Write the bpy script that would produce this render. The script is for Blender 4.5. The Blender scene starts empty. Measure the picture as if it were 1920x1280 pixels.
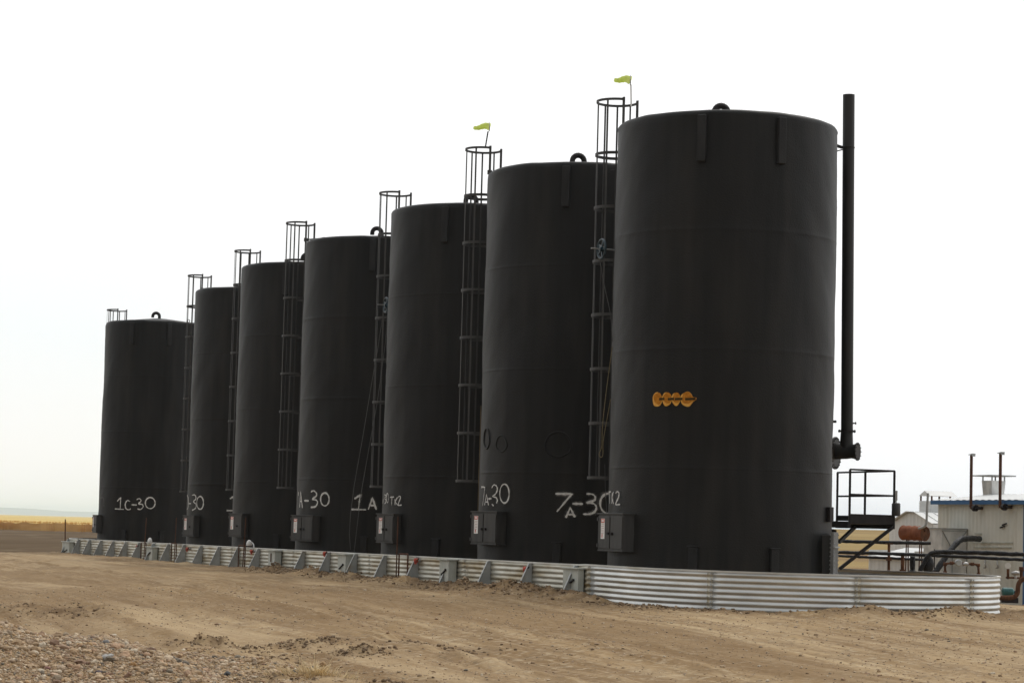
import bpy, math, random
import numpy as np
from mathutils import Vector
random.seed(7); RNG = np.random.default_rng(11)
C = bpy.context.scene.collection
R_ = math.radians
# ------------------------------------------------------------------ camera model
F, PITCH, ROLL, CAMZ = 4400.0, 0.0793, 0.0273, 1.1
cp, sp, cr, sr = math.cos(PITCH), math.sin(PITCH), math.cos(ROLL), math.sin(ROLL)
fw = Vector((0, cp, sp)); up0 = Vector((0, -sp, cp)); rt0 = Vector((1, 0, 0))
rt = rt0 * cr + up0 * sr; up = up0 * cr - rt0 * sr
EYE = Vector((0, 0, CAMZ))
def ray(px, py):
    return fw + rt * ((px - 960) / F) + up * (-(py - 640) / F)
def W(px, py, Y):                       # where the line of sight reaches distance Y
    d = ray(px, py); return EYE + d * (Y / d.y)
def on_plane(px, py, p0, nrm):
    d = ray(px, py); return EYE + d * ((Vector(p0) - EYE).dot(nrm) / d.dot(nrm))
U = Vector((-.3470, .9379, 0)); N = Vector((-.9379, -.3470, 0)); WN = -14.31   # row direction, outward side, wall offset
# ------------------------------------------------------------------ ground heights
def vnoise(x, y, seed=0):
    xi = np.floor(x).astype(np.int64); yi = np.floor(y).astype(np.int64); fx = x - xi; fy = y - yi
    fx = fx * fx * (3 - 2 * fx); fy = fy * fy * (3 - 2 * fy)
    def h(a, b):
        n = (a * 374761393 + b * 668265263 + seed * 974711) & 0xffffffff
        n = ((n ^ (n >> 13)) * 1274126177) & 0xffffffff
        return ((n ^ (n >> 16)) & 0xffff) / 65535.0
    return (h(xi, yi) * (1 - fx) + h(xi + 1, yi) * fx) * (1 - fy) + (h(xi, yi + 1) * (1 - fx) + h(xi + 1, yi + 1) * fx) * fy - .5
def sstep(a, b, x):
    t = np.clip((x - a) / (b - a), 0, 1); return t * t * (3 - 2 * t)
ARC_S, ARC_R = 33.3, 3.03
ARC_C = np.array([4.71, 37.25]); ARC_C2 = np.array(list((U * 82.6 + N * (WN - ARC_R)).xy))
def base_of(s): return .02 - .0046 * np.maximum(s - 35.3, 0) - .05 * sstep(34.5, 32.5, s)
def wall_dist(x, y):
    s = x * U.x + y * U.y; e = x * N.x + y * N.y - WN
    d1 = np.hypot(x - ARC_C[0], y - ARC_C[1]) - ARC_R
    d2 = np.hypot(x - ARC_C2[0], y - ARC_C2[1]) - ARC_R
    dm = np.maximum(e, -e - 2 * ARC_R)
    return np.where(s < ARC_S, d1, np.where(s > 82.6, d2, dm)), s, e
def ground_z(x, y, fine=True):
    x = np.asarray(x, float); y = np.asarray(y, float)
    d, s, e = wall_dist(x, y)
    z = base_of(np.minimum(s, 95)) - .36 * sstep(0, 13, d)
    # right-hand side behind the wall falls away
    z = z - .10 * sstep(-8, -16, e) * sstep(30, 45, y)
    # gravel mound at the near left
    A = np.clip((-2.25 - x) * .2, 0, 1.0) ** 1.12 * 1.05
    z = z + A * np.exp(-((y - 22.5) / 2.3) ** 2)
    if fine:
        out = sstep(-.2, .3, d)
        # windrow of dug soil along the wall foot
        bank = np.exp(-((d - .25) / .42) ** 2) * (.055 + .16 * np.clip(vnoise(s * .9, e * .4 + 3, 5) + .12, 0, 1))
        bank *= np.where(s < 56, 1.0, .35) * np.where(s < 33.5, .6, 1)
        z = z + bank * out * (1 + 1.2 * vnoise(x * 7, y * 7, 9) + .8 * vnoise(x * 15, y * 15, 10))
        dd = np.hypot(x - 6.55, y - 34.55); z = z + .11 * np.exp(-(dd / .42) ** 2)
        dd = np.hypot(x - 5.2, y - 33.95); z = z + .07 * np.exp(-(dd / .5) ** 2)
        # wheel ruts running with the row
        for (e0, wd, am, sd) in ((3.2, .35, .035, 1), (5.0, .4, .04, 2), (7.4, .5, .05, 3), (9.3, .35, .05, 4), (10.6, .5, .06, 6), (12.3, .4, .04, 8)):
            ee = e - e0 - .9 * vnoise(s * .12, 0 * s + sd, sd)
            z = z - am * 1.5 * np.exp(-(ee / wd) ** 2) + am * 1.4 * np.exp(-((ee - wd * 1.7) / (wd * .7)) ** 2) * (.6 + 1.6 * vnoise(s * 2.3, ee * 3, sd + 20))
        z = z + .022 * vnoise(s * .9, e * 5, 33) + .012 * vnoise(s * 2, e * 11, 34) + .045 * vnoise(s * .5, e * 1.6, 30) + .012 * vnoise(x * 2.6, y * 2.6, 31) + .007 * vnoise(x * 7, y * 7, 32)
        # churned clods
        for (cx, cy, rx, ry, am) in CHURN:
            m = np.exp(-((x - cx) / rx) ** 2 - ((y - cy) / ry) ** 2)
            z = z + m * am * np.clip(.45 + 1.5 * vnoise(x * 9, y * 6, 40) + .9 * vnoise(x * 20, y * 14, 41), 0, 2)
    return z
def gpt(px, py):                        # ground point seen along a line of sight (coarse)
    lo, hi = 15., 120.
    for _ in range(40):
        m = (lo + hi) / 2; p = W(px, py, m)
        if p.z > ground_z(p.x, p.y, False): lo = m
        else: hi = m
    return W(px, py, (lo + hi) / 2)
CHURN = []
for (px, py, rx, ry, am) in ((395, 1213, .42, .55, .13), (455, 1210, .22, .4, .07), (555, 1205, .4, .5, .07), (510, 1222, .35, .4, .05), (655, 1222, .3, .35, .10), (600, 1203, .3, .5, .06), (700, 1222, .2, .3, .05),
        (800, 1205, .6, .3, .03), (860, 1212, .5, .25, .03), (20, 1140, .6, .9, .07), (120, 1150, .6, .8, .06), (660, 1272, .7, .4, .06), (500, 1272, .6, .4, .05)):
    p = gpt(px, py); CHURN.append((p.x, p.y, rx, ry, am * .8))
# ------------------------------------------------------------------ mesh helpers
class MB:
    def __init__(s): s.v = []; s.f = []; s.m = []; s.cur = 0
    def add(s, vs, fs):
        o = len(s.v); s.v += [tuple(v) for v in vs]; s.f += [tuple(i + o for i in f) for f in fs]; s.m += [s.cur] * len(fs); return s
    def box(s, c, ax, ay, az):          # centre and three half-axis vectors
        c = Vector(c); ax, ay, az = Vector(ax), Vector(ay), Vector(az)
        vs = [c + ax * i + ay * j + az * k for k in (-1, 1) for j in (-1, 1) for i in (-1, 1)]
        return s.add(vs, [(0, 2, 3, 1), (4, 5, 7, 6), (0, 1, 5, 4), (2, 6, 7, 3), (0, 4, 6, 2), (1, 3, 7, 5)])
    def bar(s, a, b, w, h, upv=(0, 0, 1)):
        a, b = Vector(a), Vector(b); d = (b - a); l = d.length; d.normalize()
        sx = d.cross(Vector(upv))
        if sx.length < 1e-4: sx = d.cross(Vector((1, 0, 0)))
        sx.normalize(); sy = sx.cross(d)
        return s.box((a + b) / 2, d * (l / 2), sx * (w / 2), sy * (h / 2))
    def tube(s, pts, r, n=12, caps=True, closed=False):
        pts = [Vector(p) for p in pts]; K = len(pts); rs = r if isinstance(r, (list, tuple)) else [r] * K
        prev = None; vs = []; fs = []
        for i, p in enumerate(pts):
            a = pts[(i - 1) % K] if (closed or i > 0) else p; b = pts[(i + 1) % K] if (closed or i < K - 1) else p
            t = (b - a).normalized()
            if prev is None:
                q = Vector((0, 0, 1)) if abs(t.z) < .9 else Vector((1, 0, 0)); x = t.cross(q).normalized()
            else:
                x = (prev - t * prev.dot(t)).normalized()
            prev = x; y = t.cross(x)
            vs += [p + (x * math.cos(2 * math.pi * k / n) + y * math.sin(2 * math.pi * k / n)) * rs[i] for k in range(n)]
        L = K if closed else K - 1
        for i in range(L):
            for k in range(n):
                a = i * n + k; b = i * n + (k + 1) % n; c = ((i + 1) % K) * n
                fs.append((a, b, c + (k + 1) % n, c + k))
        if caps and not closed:
            fs.append(tuple(range(n - 1, -1, -1))); fs.append(tuple((K - 1) * n + k for k in range(n)))
        return s.add(vs, fs)
    def poly(s, pts): return s.add(pts, [tuple(range(len(pts)))])
    def prism(s, pts, off):             # closed extrusion of a polygon
        n = len(pts); off = Vector(off); vs = [Vector(p) for p in pts] + [Vector(p) + off for p in pts]
        return s.add(vs, [tuple(range(n - 1, -1, -1)), tuple(range(n, 2 * n))] + [(i, (i + 1) % n, n + (i + 1) % n, n + i) for i in range(n)])
    def build(s, name, mat, parent=None, smooth=False, bevel=0, loc=None):
        me = bpy.data.meshes.new(name)
        if loc is not None:
            l = Vector(loc); me.from_pydata([tuple(Vector(v) - l) for v in s.v], [], s.f)
        else: me.from_pydata(s.v, [], s.f)
        mats = mat if isinstance(mat, (list, tuple)) else [mat]
        for m in mats: me.materials.append(m)
        if len(mats) > 1: me.polygons.foreach_set('material_index', s.m)
        if smooth:
            me.polygons.foreach_set('use_smooth', [True] * len(me.polygons))
            try: me.set_sharp_from_angle(angle=R_(40))
            except Exception: pass
        me.update()
        o = bpy.data.objects.new(name, me); C.objects.link(o)
        if loc is not None: o.location = loc
        if parent is not None: attach(o, parent)
        if bevel:
            b = o.modifiers.new('bevel', 'BEVEL'); b.width = bevel; b.segments = 2; b.limit_method = 'ANGLE'
        return o
WM = {}
def attach(o, p):
    o.parent = p
    l = Vector((0, 0, 0)); q = p
    while q is not None: l += q.location; q = q.parent
    o.location = o.location - l
def bend(pts, r, n=6):                  # rounds the corners of a polyline
    pts = [Vector(p) for p in pts]; out = [pts[0]]
    for a, b, c in zip(pts, pts[1:], pts[2:]):
        p = b + (a - b).normalized() * min(r, (a - b).length * .45); q = b + (c - b).normalized() * min(r, (c - b).length * .45)
        for i in range(n + 1):
            t = i / n; out.append(p * (1 - t) ** 2 + b * 2 * t * (1 - t) + q * t * t)
    out.append(pts[-1]); return out
def tag(o, label=None, cat=None, group=None, kind=None):
    if label: o['label'] = label
    if cat: o['category'] = cat
    if group: o['group'] = group
    if kind: o['kind'] = kind
    return o
def empty(name, loc, label, cat, group=None):
    o = bpy.data.objects.new(name, None); C.objects.link(o); o.location = loc; o.empty_display_size = .2
    return tag(o, label, cat, group)
# ------------------------------------------------------------------ materials
def nd(nt, t, **k):
    n = nt.nodes.new(t)
    for a, b in k.items(): setattr(n, a, b)
    return n
def mat(name, col, rough=.7, metal=0., spec=.3, var=.25, scale=(3, 3, 3), detail=5, bump=0., bscale=40, col2=None, lo=.35, hi=.65,
        col3=None, s3=(1, 1, 1), lo3=.55, hi3=.7, dust=None):
    m = bpy.data.materials.new(name); m.use_nodes = True; nt = m.node_tree; nt.nodes.clear()
    out = nd(nt, 'ShaderNodeOutputMaterial'); b = nd(nt, 'ShaderNodeBsdfPrincipled')
    nt.links.new(b.outputs[0], out.inputs[0])
    b.inputs['Roughness'].default_value = rough; b.inputs['Metallic'].default_value = metal; b.inputs['Specular IOR Level'].default_value = spec
    tc = nd(nt, 'ShaderNodeTexCoord'); mp = nd(nt, 'ShaderNodeMapping'); mp.inputs['Scale'].default_value = scale
    nt.links.new(tc.outputs['Object'], mp.inputs['Vector'])
    nz = nd(nt, 'ShaderNodeTexNoise'); nz.inputs['Scale'].default_value = 1; nz.inputs['Detail'].default_value = detail
    nt.links.new(mp.outputs[0], nz.inputs['Vector'])
    rp = nd(nt, 'ShaderNodeValToRGB'); rp.color_ramp.elements[0].position = lo; rp.color_ramp.elements[1].position = hi
    c2 = col2 or tuple(min(1, c * (1 + var)) for c in col); c1 = col if col2 else tuple(c * (1 - var) for c in col)
    rp.color_ramp.elements[0].color = (*c1, 1); rp.color_ramp.elements[1].color = (*c2, 1)
    nt.links.new(nz.outputs['Fac'], rp.inputs[0]); cur = rp.outputs[0]
    def over(cur, c, sc, lo_, hi_):
        mp2 = nd(nt, 'ShaderNodeMapping'); mp2.inputs['Scale'].default_value = sc; mp2.inputs['Location'].default_value = (3.3, 1.7, 9.1)
        nt.links.new(tc.outputs['Object'], mp2.inputs['Vector'])
        n2 = nd(nt, 'ShaderNodeTexNoise'); n2.inputs['Scale'].default_value = 1; n2.inputs['Detail'].default_value = 6
        nt.links.new(mp2.outputs[0], n2.inputs['Vector'])
        r2 = nd(nt, 'ShaderNodeMapRange'); r2.inputs['From Min'].default_value = lo_; r2.inputs['From Max'].default_value = hi_
        nt.links.new(n2.outputs['Fac'], r2.inputs[0])
        mx = nd(nt, 'ShaderNodeMix', data_type='RGBA'); nt.links.new(r2.outputs[0], mx.inputs[0])
        nt.links.new(cur, mx.inputs[6]); mx.inputs[7].default_value = (*c, 1)
        return mx.outputs[2]
    if col3: cur = over(cur, col3, s3, lo3, hi3)
    if dust:                            # splashed dust near an object's foot: (colour, height)
        sx = nd(nt, 'ShaderNodeSeparateXYZ'); nt.links.new(tc.outputs['Object'], sx.inputs[0])
        ad = nd(nt, 'ShaderNodeMath', operation='MULTIPLY_ADD'); nt.links.new(nz.outputs['Fac'], ad.inputs[0]); ad.inputs[1].default_value = dust[1] * 1.6
        ng = nd(nt, 'ShaderNodeMath', operation='MULTIPLY'); nt.links.new(sx.outputs[2], ng.inputs[0]); ng.inputs[1].default_value = -1
        nt.links.new(ng.outputs[0], ad.inputs[2])
        mr = nd(nt, 'ShaderNodeMapRange'); mr.inputs['From Min'].default_value = 0; mr.inputs['From Max'].default_value = dust[1]; mr.inputs['To Max'].default_value = dust[2]
        nt.links.new(ad.outputs[0], mr.inputs[0])
        mx = nd(nt, 'ShaderNodeMix', data_type='RGBA'); nt.links.new(mr.outputs[0], mx.inputs[0]); nt.links.new(cur, mx.inputs[6]); mx.inputs[7].default_value = (*dust[0], 1); cur = mx.outputs[2]
    nt.links.new(cur, b.inputs['Base Color'])
    if bump:
        n3 = nd(nt, 'ShaderNodeTexNoise'); n3.inputs['Scale'].default_value = bscale; n3.inputs['Detail'].default_value = 4
        nt.links.new(tc.outputs['Object'], n3.inputs['Vector'])
        bp = nd(nt, 'ShaderNodeBump'); bp.inputs['Strength'].default_value = bump; bp.inputs['Distance'].default_value = .02
        nt.links.new(n3.outputs['Fac'], bp.inputs['Height']); nt.links.new(bp.outputs[0], b.inputs['Normal'])
    return m
FOAM = mat('black_foam', (.0075, .0075, .0073), rough=.5, spec=.2, col2=(.012, .0117, .011), scale=(5, 5, .22), bump=.3, bscale=42,
           col3=(.0185, .0175, .0155), s3=(2.6, 2.6, .35), lo3=.48, hi3=.74, dust=((.036, .031, .024), 1.0, .55))
FOAM2 = mat('black_foam_lug', (.0165, .0165, .0165), rough=.6, spec=.25, scale=(8, 8, 2), bump=.3, bscale=40)
BLACK = mat('black_painted_steel', (.017, .014, .014), rough=.55, spec=.22, scale=(9, 9, 3))
STACKM = mat('sooty_black_steel', (.014, .014, .0135), rough=.5, spec=.35, col2=(.022, .020, .018), scale=(6, 6, .6), col3=(.05, .036, .025), s3=(5, 5, .5), lo3=.60, hi3=.78)
CAB = mat('cabinet_black_paint', (.030, .030, .029), rough=.55, spec=.3, col2=(.048, .046, .043), scale=(9, 9, 1.1), col3=(.06, .035, .022), s3=(4, 4, 1.5), lo3=.64, hi3=.8)
RUSTY = mat('rusty_pipe', (.065, .032, .02), rough=.9, spec=.15, col2=(.15, .072, .038), scale=(20, 20, 8), bump=.3)
LADM = mat('worn_black_ladder_paint', (.040, .040, .039), rough=.55, spec=.3, col2=(.055, .054, .052), scale=(9, 9, 3))
RUSTD = mat('dark_rusted_rod', (.07, .036, .024), rough=.9, spec=.1, col2=(.11, .055, .036), scale=(20, 20, 6))
DRUMM = mat('red_oxide_drum', (.17, .060, .032), rough=.8, spec=.15, col2=(.26, .10, .052), scale=(6, 6, 6), bump=.2, bscale=30)
GALV = mat('galvanised_corrugated', (.47, .48, .465), rough=.40, metal=.80, spec=.5, col2=(.63, .64, .625), scale=(1.5, 1.5, 9), detail=7, col3=(.34, .30, .20), s3=(.8, .8, 5), lo3=.54, hi3=.82, bump=.12, bscale=12)
GALVD = mat('galvanised_dusty', (.41, .40, .335), rough=.5, metal=.6, spec=.5, col2=(.60, .59, .52), scale=(1.5, 1.5, 9), detail=7, col3=(.28, .22, .12), s3=(1.1, 1.1, 6), lo3=.46, hi3=.72, bump=.12, bscale=12)
GALVF = mat('galvanised_flat', (.30, .315, .31), rough=.55, metal=.4, spec=.4, col2=(.40, .415, .41), scale=(5, 5, 5), col3=(.26, .21, .13), s3=(3, 3, 3), lo3=.60, hi3=.8)
GALVB = mat('galvanised_bright', (.50, .51, .51), rough=.38, metal=.6, spec=.5, col2=(.82, .82, .80), scale=(3.5, 3.5, 2.5), detail=8, bump=.15, bscale=5)
HATCHM = mat('dark_grey_hatch_paint', (.12, .12, .117), rough=.55, spec=.3, var=.2, scale=(8, 8, 3))
BOXM = mat('grey_box_paint', (.36, .38, .34), rough=.6, spec=.3, col2=(.46, .475, .43), scale=(5, 5, 3), col3=(.22, .19, .12), s3=(5, 5, 2), lo3=.62, hi3=.85)
SPRAY = mat('white_spray_paint', (.48, .475, .455), rough=.8, spec=.1, col2=(.66, .655, .635), scale=(18, 18, 18))
HALO = mat('white_overspray_mist', (.42, .415, .40), rough=.9, spec=.05, var=.1)
def misty(m, f):
    nt = m.node_tree; b = next(n for n in nt.nodes if n.type == 'BSDF_PRINCIPLED')
    tc = nt.nodes.new('ShaderNodeTexCoord'); n = nt.nodes.new('ShaderNodeTexNoise'); n.inputs['Scale'].default_value = 45; nt.links.new(tc.outputs['Object'], n.inputs['Vector'])
    r = nt.nodes.new('ShaderNodeMapRange'); r.inputs['From Min'].default_value = .38; r.inputs['From Max'].default_value = .75; r.inputs['To Max'].default_value = f; nt.links.new(n.outputs['Fac'], r.inputs[0]); nt.links.new(r.outputs[0], b.inputs['Alpha'])
misty(HALO, .55)
SPRAYF = mat('faded_spray_paint', (.07, .07, .068), rough=.8, spec=.1, col2=(.17, .168, .16), scale=(14, 14, 14))
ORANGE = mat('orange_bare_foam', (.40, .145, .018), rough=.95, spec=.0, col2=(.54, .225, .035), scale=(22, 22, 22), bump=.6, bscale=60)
ORANGE_LIT = mat('orange_foam_lit_rim', (.68, .34, .06), rough=.95, spec=.0, col2=(.76, .43, .11), scale=(20, 20, 20), bump=.5, bscale=60)  # light caught on the scar's lower edges, put into the colour
DARKBAR = mat('dark_bar_foam', (.03, .024, .012), rough=.9, spec=.1, col2=(.075, .05, .016), scale=(25, 25, 25))  # dark bars laid across the orange scar
WHITEP = mat('white_enamel', (.72, .72, .69), rough=.4, spec=.4, var=.08)
STICK = mat('white_vinyl', (.80, .79, .76), rough=.5, spec=.3, var=.06)
RED = mat('red_vinyl', (.62, .19, .16), rough=.5, spec=.3, var=.15)
REDCAP = mat('red_plastic_cap', (.42, .075, .05), rough=.6, spec=.3, var=.2, scale=(20, 20, 20))
INK = mat('printed_ink', (.42, .30, .28), rough=.6, spec=.2, var=.1)
SOCK = mat('lime_windsock_fabric', (.76, .86, .28), rough=.85, spec=.1, col2=(.82, .90, .36), scale=(15, 15, 15))
def translucent(m):
    nt = m.node_tree; b = next(n for n in nt.nodes if n.type == 'BSDF_PRINCIPLED'); o = next(n for n in nt.nodes if n.type == 'OUTPUT_MATERIAL')
    t = nt.nodes.new('ShaderNodeBsdfTranslucent'); x = nt.nodes.new('ShaderNodeMixShader'); x.inputs[0].default_value = .6
    nt.links.new(b.inputs['Base Color'].links[0].from_socket, t.inputs[0]); nt.links.new(b.outputs[0], x.inputs[1]); nt.links.new(t.outputs[0], x.inputs[2]); nt.links.new(x.outputs[0], o.inputs[0])
translucent(SOCK)
ROPE = mat('tan_rope', (.20, .165, .095), rough=.9, spec=.1, var=.2, scale=(40, 40, 40))
CONDM = mat('weathered_tan_conduit', (.15, .115, .065), rough=.8, spec=.2, var=.3)
ROPED = mat('grey_cable', (.075, .075, .072), rough=.7, spec=.2, var=.2)
BLUEW = mat('blue_wheel_paint', (.018, .042, .058), rough=.45, spec=.4, var=.3, scale=(12, 12, 12))
INSUL = mat('black_wrapped_insulation', (.009, .0095, .011), rough=.5, spec=.25, col2=(.018, .0185, .021), scale=(14, 14, 14), bump=.9, bscale=26)
SHEDW = mat('cream_ribbed_cladding', (.57, .57, .50), rough=.5, spec=.35, col2=(.65, .645, .575), scale=(2, 2, .8), col3=(.33, .29, .21), s3=(3, 3, .6), lo3=.62, hi3=.85)
SHEDG = mat('white_ribbed_cladding', (.58, .59, .58), rough=.45, spec=.4, col2=(.66, .67, .66), scale=(2, 2, .7))
BLUET = mat('blue_trim_paint', (.035, .115, .26), rough=.5, spec=.35, col2=(.05, .145, .30), scale=(3, 3, 3))
TEAL = mat('teal_pump_paint', (.03, .12, .12), rough=.5, spec=.4, var=.25, scale=(12, 12, 12))
STEEL = mat('bare_steel', (.35, .35, .34), rough=.4, metal=.8, var=.2)
DRYG = mat('dry_grass', (.62, .49, .29), rough=.9, spec=.1, var=.25, scale=(20, 20, 20))
WHEATF = mat('brown_wheat_stems', (.56, .30, .098), rough=.95, spec=.05, col2=(.70, .42, .16), scale=(.25, .25, .8), detail=8, bump=.4, bscale=3)
WHEAT = mat('ripe_wheat', (.50, .355, .12), rough=.95, spec=.05, col2=(.64, .49, .20), scale=(.25, .02, 1.2), detail=8, bump=.4, bscale=3)
FIELD = mat('dark_fallow_soil', (.112, .082, .054), rough=1, spec=.0, col2=(.155, .116, .079), scale=(.12, .03, .3), detail=8, col3=(.18, .145, .10), s3=(.5, .07, 1), lo3=.58, hi3=.75, bump=.4, bscale=.8)
HILLG = mat('golden_hill_grass', (.27, .195, .092), rough=1, spec=.0, col2=(.36, .275, .14), scale=(.06, .03, .3), detail=9, col3=(.22, .15, .088), s3=(.015, .06, .2), lo3=.46, hi3=.60)
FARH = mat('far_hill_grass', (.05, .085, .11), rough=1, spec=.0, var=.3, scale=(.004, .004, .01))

def ground_material():
    m = bpy.data.materials.new('packed_tan_dirt'); m.use_nodes = True; nt = m.node_tree; b = nt.nodes['Principled BSDF']
    b.inputs['Roughness'].default_value = .95; b.inputs['Specular IOR Level'].default_value = .12
    tc = nd(nt, 'ShaderNodeTexCoord')
    def noise(scale, rot=0, det=6, loc=(0, 0, 0), dist=0):
        mp = nd(nt, 'ShaderNodeMapping'); mp.inputs['Rotation'].default_value = (0, 0, rot); mp.inputs['Scale'].default_value = scale; mp.inputs['Location'].default_value = loc
        mp.vector_type = 'POINT'
        r0 = nd(nt, 'ShaderNodeMapping'); r0.inputs['Rotation'].default_value = (0, 0, rot); nt.links.new(tc.outputs['Object'], r0.inputs[0])
        mp.inputs['Rotation'].default_value = (0, 0, 0); nt.links.new(r0.outputs[0], mp.inputs[0])
        n = nd(nt, 'ShaderNodeTexNoise'); n.inputs['Scale'].default_value = 1; n.inputs['Detail'].default_value = det; n.inputs['Distortion'].default_value = dist
        nt.links.new(mp.outputs[0], n.inputs['Vector']); return n.outputs['Fac']
    def ramp(f, stops):
        r = nd(nt, 'ShaderNodeValToRGB'); e = r.color_ramp.elements
        e[0].position = stops[0][0]; e[0].color = (*stops[0][1], 1); e[1].position = stops[-1][0]; e[1].color = (*stops[-1][1], 1)
        for p, c in stops[1:-1]:
            k = e.new(p); k.color = (*c, 1)
        nt.links.new(f, r.inputs[0]); return r.outputs[0]
    def mix(f, a, c, mode='MIX'):
        x = nd(nt, 'ShaderNodeMix', data_type='RGBA'); x.blend_type = mode; nt.links.new(f, x.inputs[0]); nt.links.new(a, x.inputs[6])
        if isinstance(c, tuple): x.inputs[7].default_value = (*c, 1)
        else: nt.links.new(c, x.inputs[7])
        return x.outputs[2]
    def mr(f, a, c, hi=1):
        r = nd(nt, 'ShaderNodeMapRange'); r.inputs['From Min'].default_value = a; r.inputs['From Max'].default_value = c; r.inputs['To Max'].default_value = hi; nt.links.new(f, r.inputs[0]); return r.outputs[0]
    rot = -math.atan2(U.y, U.x)         # local x runs with the tracks
    base = ramp(noise((.12, .5, 1), rot, 8), [(.3, (.262, .175, .088)), (.5, (.322, .222, .117)), (.7, (.385, .279, .158))])
    base = mix(mr(noise((.10, 1.5, 1), rot, 7, (3, 7, 0), .6), .44, .62, .9), base, (.20, .125, .060))
    base = mix(mr(noise((.25, 3.2, 1), rot, 6, (13, 2, 0), .4), .52, .66, .6), base, (.48, .365, .22))
    base = mix(mr(noise((.5, 9., 1), rot, 6, (4, 9, 0), .3), .50, .66, .5), base, (.205, .135, .068))
    base = mix(mr(noise((.7, 15., 1), rot, 5, (9, 1, 0), .2), .54, .68, .45), base, (.47, .36, .22))
    base = mix(mr(noise((1.3, 1.9, 1), rot, 8, (1, 2, 0)), .50, .70, .6), base, (.205, .142, .082))
    base = mix(mr(noise((9, 9, 9), 0, 5), .54, .68, .55), base, (.47, .38, .26))
    base = mix(mr(noise((14, 14, 14), 0, 5, (5, 5, 5)), .54, .66, .6), base, (.165, .118, .072))
    base = mix(mr(noise((.035, .42, 1), rot, 3, (2.2, 4.4, 0), .5), .50, .60, .55), base, (.20, .128, .064))
    base = mix(mr(noise((.05, .8, 1), rot, 4, (8.2, 1.4, 0), .5), .54, .62, .5), base, (.43, .32, .19))
    at = nd(nt, 'ShaderNodeAttribute'); at.attribute_name = 'soil_dark'
    base = mix(at.outputs['Fac'], base, (.15, .098, .055))  # darker soil on churned patches and along the wall foot
    nt.links.new(base, b.inputs['Base Color'])
    bp = nd(nt, 'ShaderNodeBump'); bp.inputs['Strength'].default_value = .9; bp.inputs['Distance'].default_value = .03
    nt.links.new(noise((11, 11, 11), 0, 8), bp.inputs['Height']); nt.links.new(bp.outputs[0], b.inputs['Normal'])
    return m
DIRT = ground_material()
def stone_material():
    m = bpy.data.materials.new('mixed_stone'); m.use_nodes = True; nt = m.node_tree; b = nt.nodes['Principled BSDF']
    b.inputs['Roughness'].default_value = .85; b.inputs['Specular IOR Level'].default_value = .25
    at = nd(nt, 'ShaderNodeAttribute'); at.attribute_name = 'stone'
    tc = nd(nt, 'ShaderNodeTexCoord'); n = nd(nt, 'ShaderNodeTexNoise'); n.inputs['Scale'].default_value = 40; nt.links.new(tc.outputs['Object'], n.inputs['Vector'])
    mx = nd(nt, 'ShaderNodeMix', data_type='RGBA'); mx.blend_type = 'MULTIPLY'; mx.inputs[0].default_value = .5
    rp = nd(nt, 'ShaderNodeValToRGB'); rp.color_ramp.elements[0].position = .3; rp.color_ramp.elements[0].color = (.5, .5, .5, 1); rp.color_ramp.elements[1].position = .65
    nt.links.new(n.outputs['Fac'], rp.inputs[0]); nt.links.new(at.outputs['Color'], mx.inputs[6]); nt.links.new(rp.outputs[0], mx.inputs[7])
    nt.links.new(mx.outputs[2], b.inputs['Base Color']); return m
STONE = stone_material()
# ------------------------------------------------------------------ ground sheets
def np_mesh(name, v, f, material, smooth=True):
    me = bpy.data.meshes.new(name); nv, nf, k = len(v), len(f), f.shape[1]
    me.vertices.add(nv); me.vertices.foreach_set('co', v.astype(np.float32).ravel())
    me.loops.add(nf * k); me.loops.foreach_set('vertex_index', f.astype(np.int32).ravel())
    me.polygons.add(nf); me.polygons.foreach_set('loop_start', np.arange(nf, dtype=np.int32) * k)
    try: me.polygons.foreach_set('loop_total', np.full(nf, k, np.int32))
    except Exception: pass
    me.polygons.foreach_set('use_smooth', np.full(nf, smooth))
    me.update(calc_edges=True); me.materials.append(material)
    o = bpy.data.objects.new(name, me); C.objects.link(o); return o
def grid_faces(nr, nc):
    i = np.arange(nr - 1)[:, None] * nc + np.arange(nc - 1)[None]
    return np.stack([i, i + 1, i + nc + 1, i + nc], -1).reshape(-1, 4)
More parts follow.
